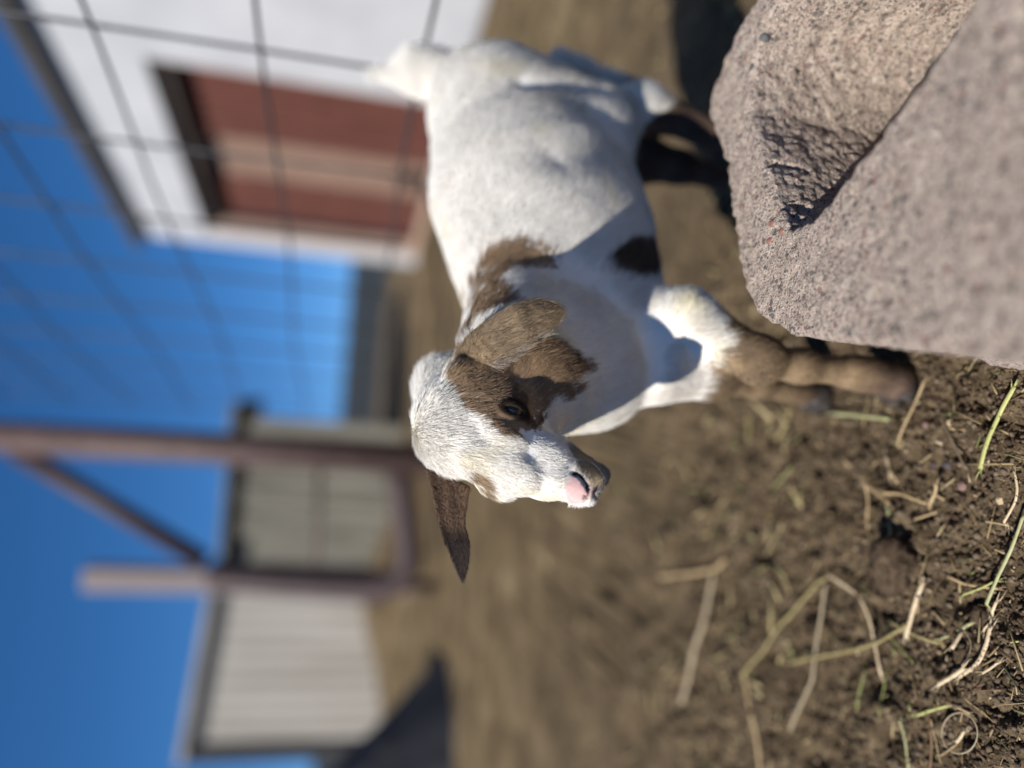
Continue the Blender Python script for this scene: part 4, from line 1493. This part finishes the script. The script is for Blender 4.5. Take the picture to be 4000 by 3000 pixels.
S(Z7, [(1068, 838), (1130, 922), (1225, 1055)], 18, 'leaf', 'dark green withered leaf strip near the lower frame edge')
S(Z7, [(910, 892), (980, 850), (1042, 800)], 24, 'cream', 'curved cream husk right of the broken spotted straw', .004)
S(Z6, [(1262, 30), (1190, 150), (1100, 320), (1052, 450), (1012, 580), (978, 692)], 46, 'lime', 'thick yellow green stalk reaching in beside the concrete block', .007)
S(Z6, [(480, -30), (400, 180), (340, 330), (272, 482)], 28, 'tan', 'tan straw poking out from under the concrete block by the hoof', .004)
S(Z6, [(402, 140), (282, 246)], 18, 'grey', 'short pinkish straw forking off the straw by the hoof')
S(Z5_, [(675, 222), (780, 232), (905, 246)], 22, 'pale', 'blurred pale straw lying next to the goat hoof', .004)
S(Z6, [(110, 568), (140, 680), (166, 772)], 24, 'cream', 'small white straw piece alone left of the brown twig')
S(Z6, [(598, 250), (680, 420), (742, 580), (795, 695)], 30, 'dark', 'dark brown twig half sunk in the dirt beside a deep crack', .006, cat='twig', name='twig')
S(Z6, [(1180, 728), (1196, 850), (1180, 950), (1120, 1060), (1072, 1138)], 28, 'spot', 'kinked straw with flaking bark between the two green stalks', .004)
S(Z6, [(572, 808), (560, 900), (512, 990)], 42, 'tan', 'broad folded tan husk with fibres at its base', .006)
S(Z6, [(522, 1038), (376, 1106)], 20, 'tan', 'tan straw pointing away from the folded husk')
S(Z6, [(505, 1030), (535, 1120), (560, 1195)], 12, 'green', 'thin greenish fibre hanging from the folded husk')
S(Z6, [(150, 885), (300, 892), (475, 972)], 25, 'tan', 'tan straw lying across towards the folded husk', .004)
S(Z5_, [(812, 498), (880, 545), (952, 592)], 20, 'tan', 'tan straw meeting another in a narrow V', .005)
S(Z5_, [(826, 505), (828, 590), (824, 690)], 16, 'tan', 'thin tan straw forming the other arm of the V')
S(Z6, [(193, 1005), (222, 1150), (238, 1275)], 34, 'pale', 'flat pale green straw ending at the largest dirt clod')
S(Z6, [(898, 1110), (1000, 1125), (1092, 1146)], 18, 'tan', 'bent tan fibre at the foot of the kinked straw')
S(Z6, [(968, 1330), (1072, 1376)], 18, 'tan', 'small flat tan splinter beside the long grey green stalk')
S(Z5_, [(645, 885), (560, 980), (480, 1080), (432, 1180), (358, 1285)], 22, 'olive', 'long olive tan straw leading from the elbow straw to a knot', .005)
S(Z5_, [(358, 1270), (370, 1400), (382, 1520), (380, 1665)], 28, 'tan', 'broad tan straw running from the knot to the left frame edge')
S(Z5_, [(650, 905), (632, 1050), (610, 1180), (598, 1300), (542, 1420), (508, 1500)], 24, 'grey', 'long grey straw with a bend in the middle of the litter', .004)
S(Z5_, [(192, 870), (170, 1050), (140, 1200), (98, 1390)], 40, 'grey', 'broad blurred grey straw farthest back in the litter')
S(Z5_, [(-10, 885), (120, 870), (205, 850), (232, 815)], 28, 'tan', 'blurred tan straw bent at its tip, behind the broad grey straw')
S(Z5_, [(806, 1262), (785, 1340), (772, 1412)], 16, 'green', 'small green stem left of the long bent cream straw')
S(Z5_, [(510, 205), (500, 250), (460, 330)], 26, 'olive', 'blurred olive leaf piece out in front of the hooves')
S(Z5_, [(340, 230), (345, 300), (350, 340)], 26, 'olive', 'blurred olive blade near the olive leaf piece')

# ---- clod, pebbles, crumbs and chaff
m_clod = noisy('clod', (.045, .030, .019), (.095, .066, .042), 160, .95, .1, 6, .9, .003)
def lump_thing(name, fx, fy, rpx, m, seed, label, cat, sq=(1, 1, .8), group=None):
    p = gp(fx, fy); r_ = rpx * ((p - CAM) @ fwd) / F
    c = np.array([p[0], p[1], gh(p[0], p[1]) + r_ * sq[2] * .55])
    v, f = rock(name, c, r_, m, seed, sq, None, 28, 18)
    d = v - c
    v = v + d * (fbm(v, 260, 3, seed)[:, None] * .10)
    return tag(mesh_obj(name, v, f, m, None, True), label, cat, group)
lump_thing('dirt_clod', 3822, 2405, 40, m_clod, 11, 'round dark dirt clod at the end of the long grey green stalk', 'dirt clod', (1, 1, .9))
lump_thing('dirt_clod', 3560, 2200, 95, m_clod, 12, 'largest crumbling dirt clod, between the cream straws and the V shaped pair', 'dirt clod', (1.05, 1, .75))
m_peb = noisy('pinkish_pebble', (.14, .085, .07), (.22, .14, .12), 120, .8, .2)
m_peb2 = noisy('tan_pebble', (.34, .25, .15), (.46, .35, .22), 120, .8, .2)
m_peb3 = noisy('grey_pebble', (.055, .045, .045), (.09, .075, .07), 120, .75, .2)
for i, (x, y, r_, m, lab) in enumerate([
    (620, 230, 32, m_peb, 'pinkish pebble at the upper end of the brown twig'),
    (490, 335, 40, m_peb, 'flat pinkish pebble left of the brown twig'),
    (755, 825, 48, m_peb, 'largest flat pinkish pebble below the brown twig'),
    (1145, 110, 34, m_peb, 'pinkish pebble beside the thick yellow green stalk'),
    (1070, 945, 42, m_peb2, 'round tan pebble next to the kinked straw'),
    (690, 315, 36, m_peb2, 'tan pebble on the block side of the brown twig'),
    (640, 650, 52, m_peb3, 'dark grey pebble beside the lower end of the twig'),
    (510, 650, 34, m_peb3, 'smaller dark grey pebble left of the other one'),
    (735, 170, 36, m_peb2, 'olive tan pebble under the edge of the concrete block'),
    (600, 765, 24, m_peb2, 'tiny pale pebble between dark pebble and folded husk')]):
    lump_thing('pebble', 3400 + .4823 * x, 1500 + .4823 * y, r_ * .4823 * .8, m, 20 + i, lab, 'pebble', (1, 1, .55), 'pebbles in the dirt')

def scatter(n, ylo, yhi):
    y = ylo + (yhi - ylo) * rng.random(n) ** 1.3
    x = (rng.random(n) * 2 - 1) * (.12 + y * .62)
    keep = ~((poly_sdf(x, y, outer) < .003))
    return x[keep], y[keep]
def attr_mat(name, rough=.9):
    m = mat(name, (.1, .08, .05), rough, .15)
    a = N(m, 'ShaderNodeAttribute', attribute_name='tint')
    L(m, a.outputs['Color'], bsdf(m).inputs['Base Color'])
    return m
# soil crumbs
cx, cy = scatter(52000, .36, .98)
n = len(cx)
octa = np.array([(1, 0, 0), (-1, 0, 0), (0, 1, 0), (0, -1, 0), (0, 0, 1), (0, 0, -1)], float)
of = np.array([(0, 2, 4), (2, 1, 4), (1, 3, 4), (3, 0, 4), (2, 0, 5), (1, 2, 5), (3, 1, 5), (0, 3, 5)])
sz = .0007 + .0030 * rng.random(n) ** 3.0
vv = octa[None] * (1 + .6 * (rng.random((n, 6, 1)) - .5)) + .35 * (rng.random((n, 6, 3)) - .5)
vv = vv * sz[:, None, None]
rot = rng.random(n) * 6.28
cs, sn = np.cos(rot)[:, None], np.sin(rot)[:, None]
vv = np.stack([vv[..., 0] * cs - vv[..., 1] * sn, vv[..., 0] * sn + vv[..., 1] * cs, vv[..., 2] * .8], -1)
hz = gh(cx, cy)
vv += np.stack([cx, cy, hz + sz * .4], 1)[:, None]
ff = (of[None] + (np.arange(n) * 6)[:, None, None]).reshape(-1, 3)
crumbs = big_mesh('soil_crumbs', vv.reshape(-1, 3), ff, attr_mat('crumbs'), None, False)
crumbs['kind'] = 'stuff'
pal = np.array([(.07, .047, .029), (.10, .072, .046), (.13, .098, .066), (.055, .037, .024), (.19, .14, .09)])
tint = pal[rng.choice(5, n, p=[.32, .3, .2, .14, .04])] * (.8 + .4 * rng.random((n, 1)))
ca = crumbs.data.color_attributes.new('tint', 'FLOAT_COLOR', 'POINT')
ca.data.foreach_set('color', np.repeat(np.concatenate([tint, np.ones((n, 1))], 1), 6, 0).astype(np.float32).ravel())
# bigger loose hay further back in the yard
def hay_bits(name, cx, cy, lmin, lvar, wmul, pal, pr):
    n = len(cx)
    ln_ = lmin + lvar * rng.random(n) ** 2.0; wd_ = wmul * (.5 + rng.random(n))
    a_ = rng.random(n) * 6.28
    d_ = np.stack([np.cos(a_), np.sin(a_), .12 * rng.normal(0, 1, n)], 1); s_ = np.stack([-np.sin(a_), np.cos(a_), .3 * rng.normal(0, 1, n)], 1)
    c_ = np.stack([cx, cy, gh(cx, cy) + .003], 1)
    b8 = []
    for k in (0, 1):
        for (u, w) in ((-1, -1), (1, -1), (1, 1), (-1, 1)):
            b8.append(c_ + d_ * (u * ln_ / 2)[:, None] + s_ * (w * wd_)[:, None] + np.array([0, 0, k * .0009]))
    bq = np.array([(3, 2, 1, 0), (4, 5, 6, 7), (0, 1, 5, 4), (1, 2, 6, 5), (2, 3, 7, 6), (3, 0, 4, 7)])
    o = big_mesh(name, np.stack(b8, 1).reshape(-1, 3), (bq[None] + (np.arange(n) * 8)[:, None, None]).reshape(-1, 4), attr_mat(name + '_bits', .7), None, False)
    o['kind'] = 'stuff'
    tint = np.array(pal)[rng.choice(len(pal), n, p=pr)] * (.8 + .4 * rng.random((n, 1)))
    ca = o.data.color_attributes.new('tint', 'FLOAT_COLOR', 'POINT')
    ca.data.foreach_set('color', np.repeat(np.concatenate([tint, np.ones((n, 1))], 1), 8, 0).astype(np.float32).ravel())
yy = .72 + 3.6 * rng.random(900) ** 1.7; xx = (rng.random(900) * 2 - 1) * (.1 + .6 * yy)
hay_bits('loose_hay', xx, yy, .012, .05, .0016, [(.34, .27, .14), (.26, .20, .10), (.20, .19, .08), (.12, .08, .045)], [.3, .3, .2, .2])
xx, yy = scatter(330, .40, .95)
hay_bits('hay_litter', xx, yy, .010, .034, .0006, [(.36, .28, .15), (.27, .205, .10), (.22, .21, .085), (.14, .09, .05)], [.3, .3, .2, .2])
# chaff: tiny flat bits of straw
cx, cy = scatter(5500, .36, .95)
n = len(cx)
ln_ = .0025 + .018 * rng.random(n) ** 3.0; wd_ = .0002 + .0008 * rng.random(n) ** 2
a_ = rng.random(n) * 6.28
d_ = np.stack([np.cos(a_), np.sin(a_), .25 * rng.normal(0, 1, n)], 1); s_ = np.stack([-np.sin(a_), np.cos(a_), .3 * rng.normal(0, 1, n)], 1)
c_ = np.stack([cx, cy, gh(cx, cy) + .0012], 1)
up_ = np.array([0, 0, 1.])
b8 = []
for k in (0, 1):
    for (u, w) in ((-1, -1), (1, -1), (1, 1), (-1, 1)):
        b8.append(c_ + d_ * (u * ln_ / 2)[:, None] + s_ * (w * wd_)[:, None] + up_ * (k * .0004))
vv = np.stack(b8, 1)
bfc = np.array([(3, 2, 1, 0), (4, 5, 6, 7), (0, 1, 5, 4), (1, 2, 6, 5), (2, 3, 7, 6), (3, 0, 4, 7)])
ff = (bfc[None] + (np.arange(n) * 8)[:, None, None]).reshape(-1, 4)
chaff = big_mesh('chaff', vv.reshape(-1, 3), ff, attr_mat('chaff_bits', .7), None, False)
chaff['kind'] = 'stuff'
pal = np.array([(.32, .23, .125), (.22, .15, .075), (.14, .09, .048), (.13, .135, .05), (.46, .36, .23)])
tint = pal[rng.choice(5, n, p=[.24, .30, .28, .10, .08])] * (.8 + .4 * rng.random((n, 1)))
ca = chaff.data.color_attributes.new('tint', 'FLOAT_COLOR', 'POINT')
ca.data.foreach_set('color', np.repeat(np.concatenate([tint, np.ones((n, 1))], 1), 8, 0).astype(np.float32).ravel())
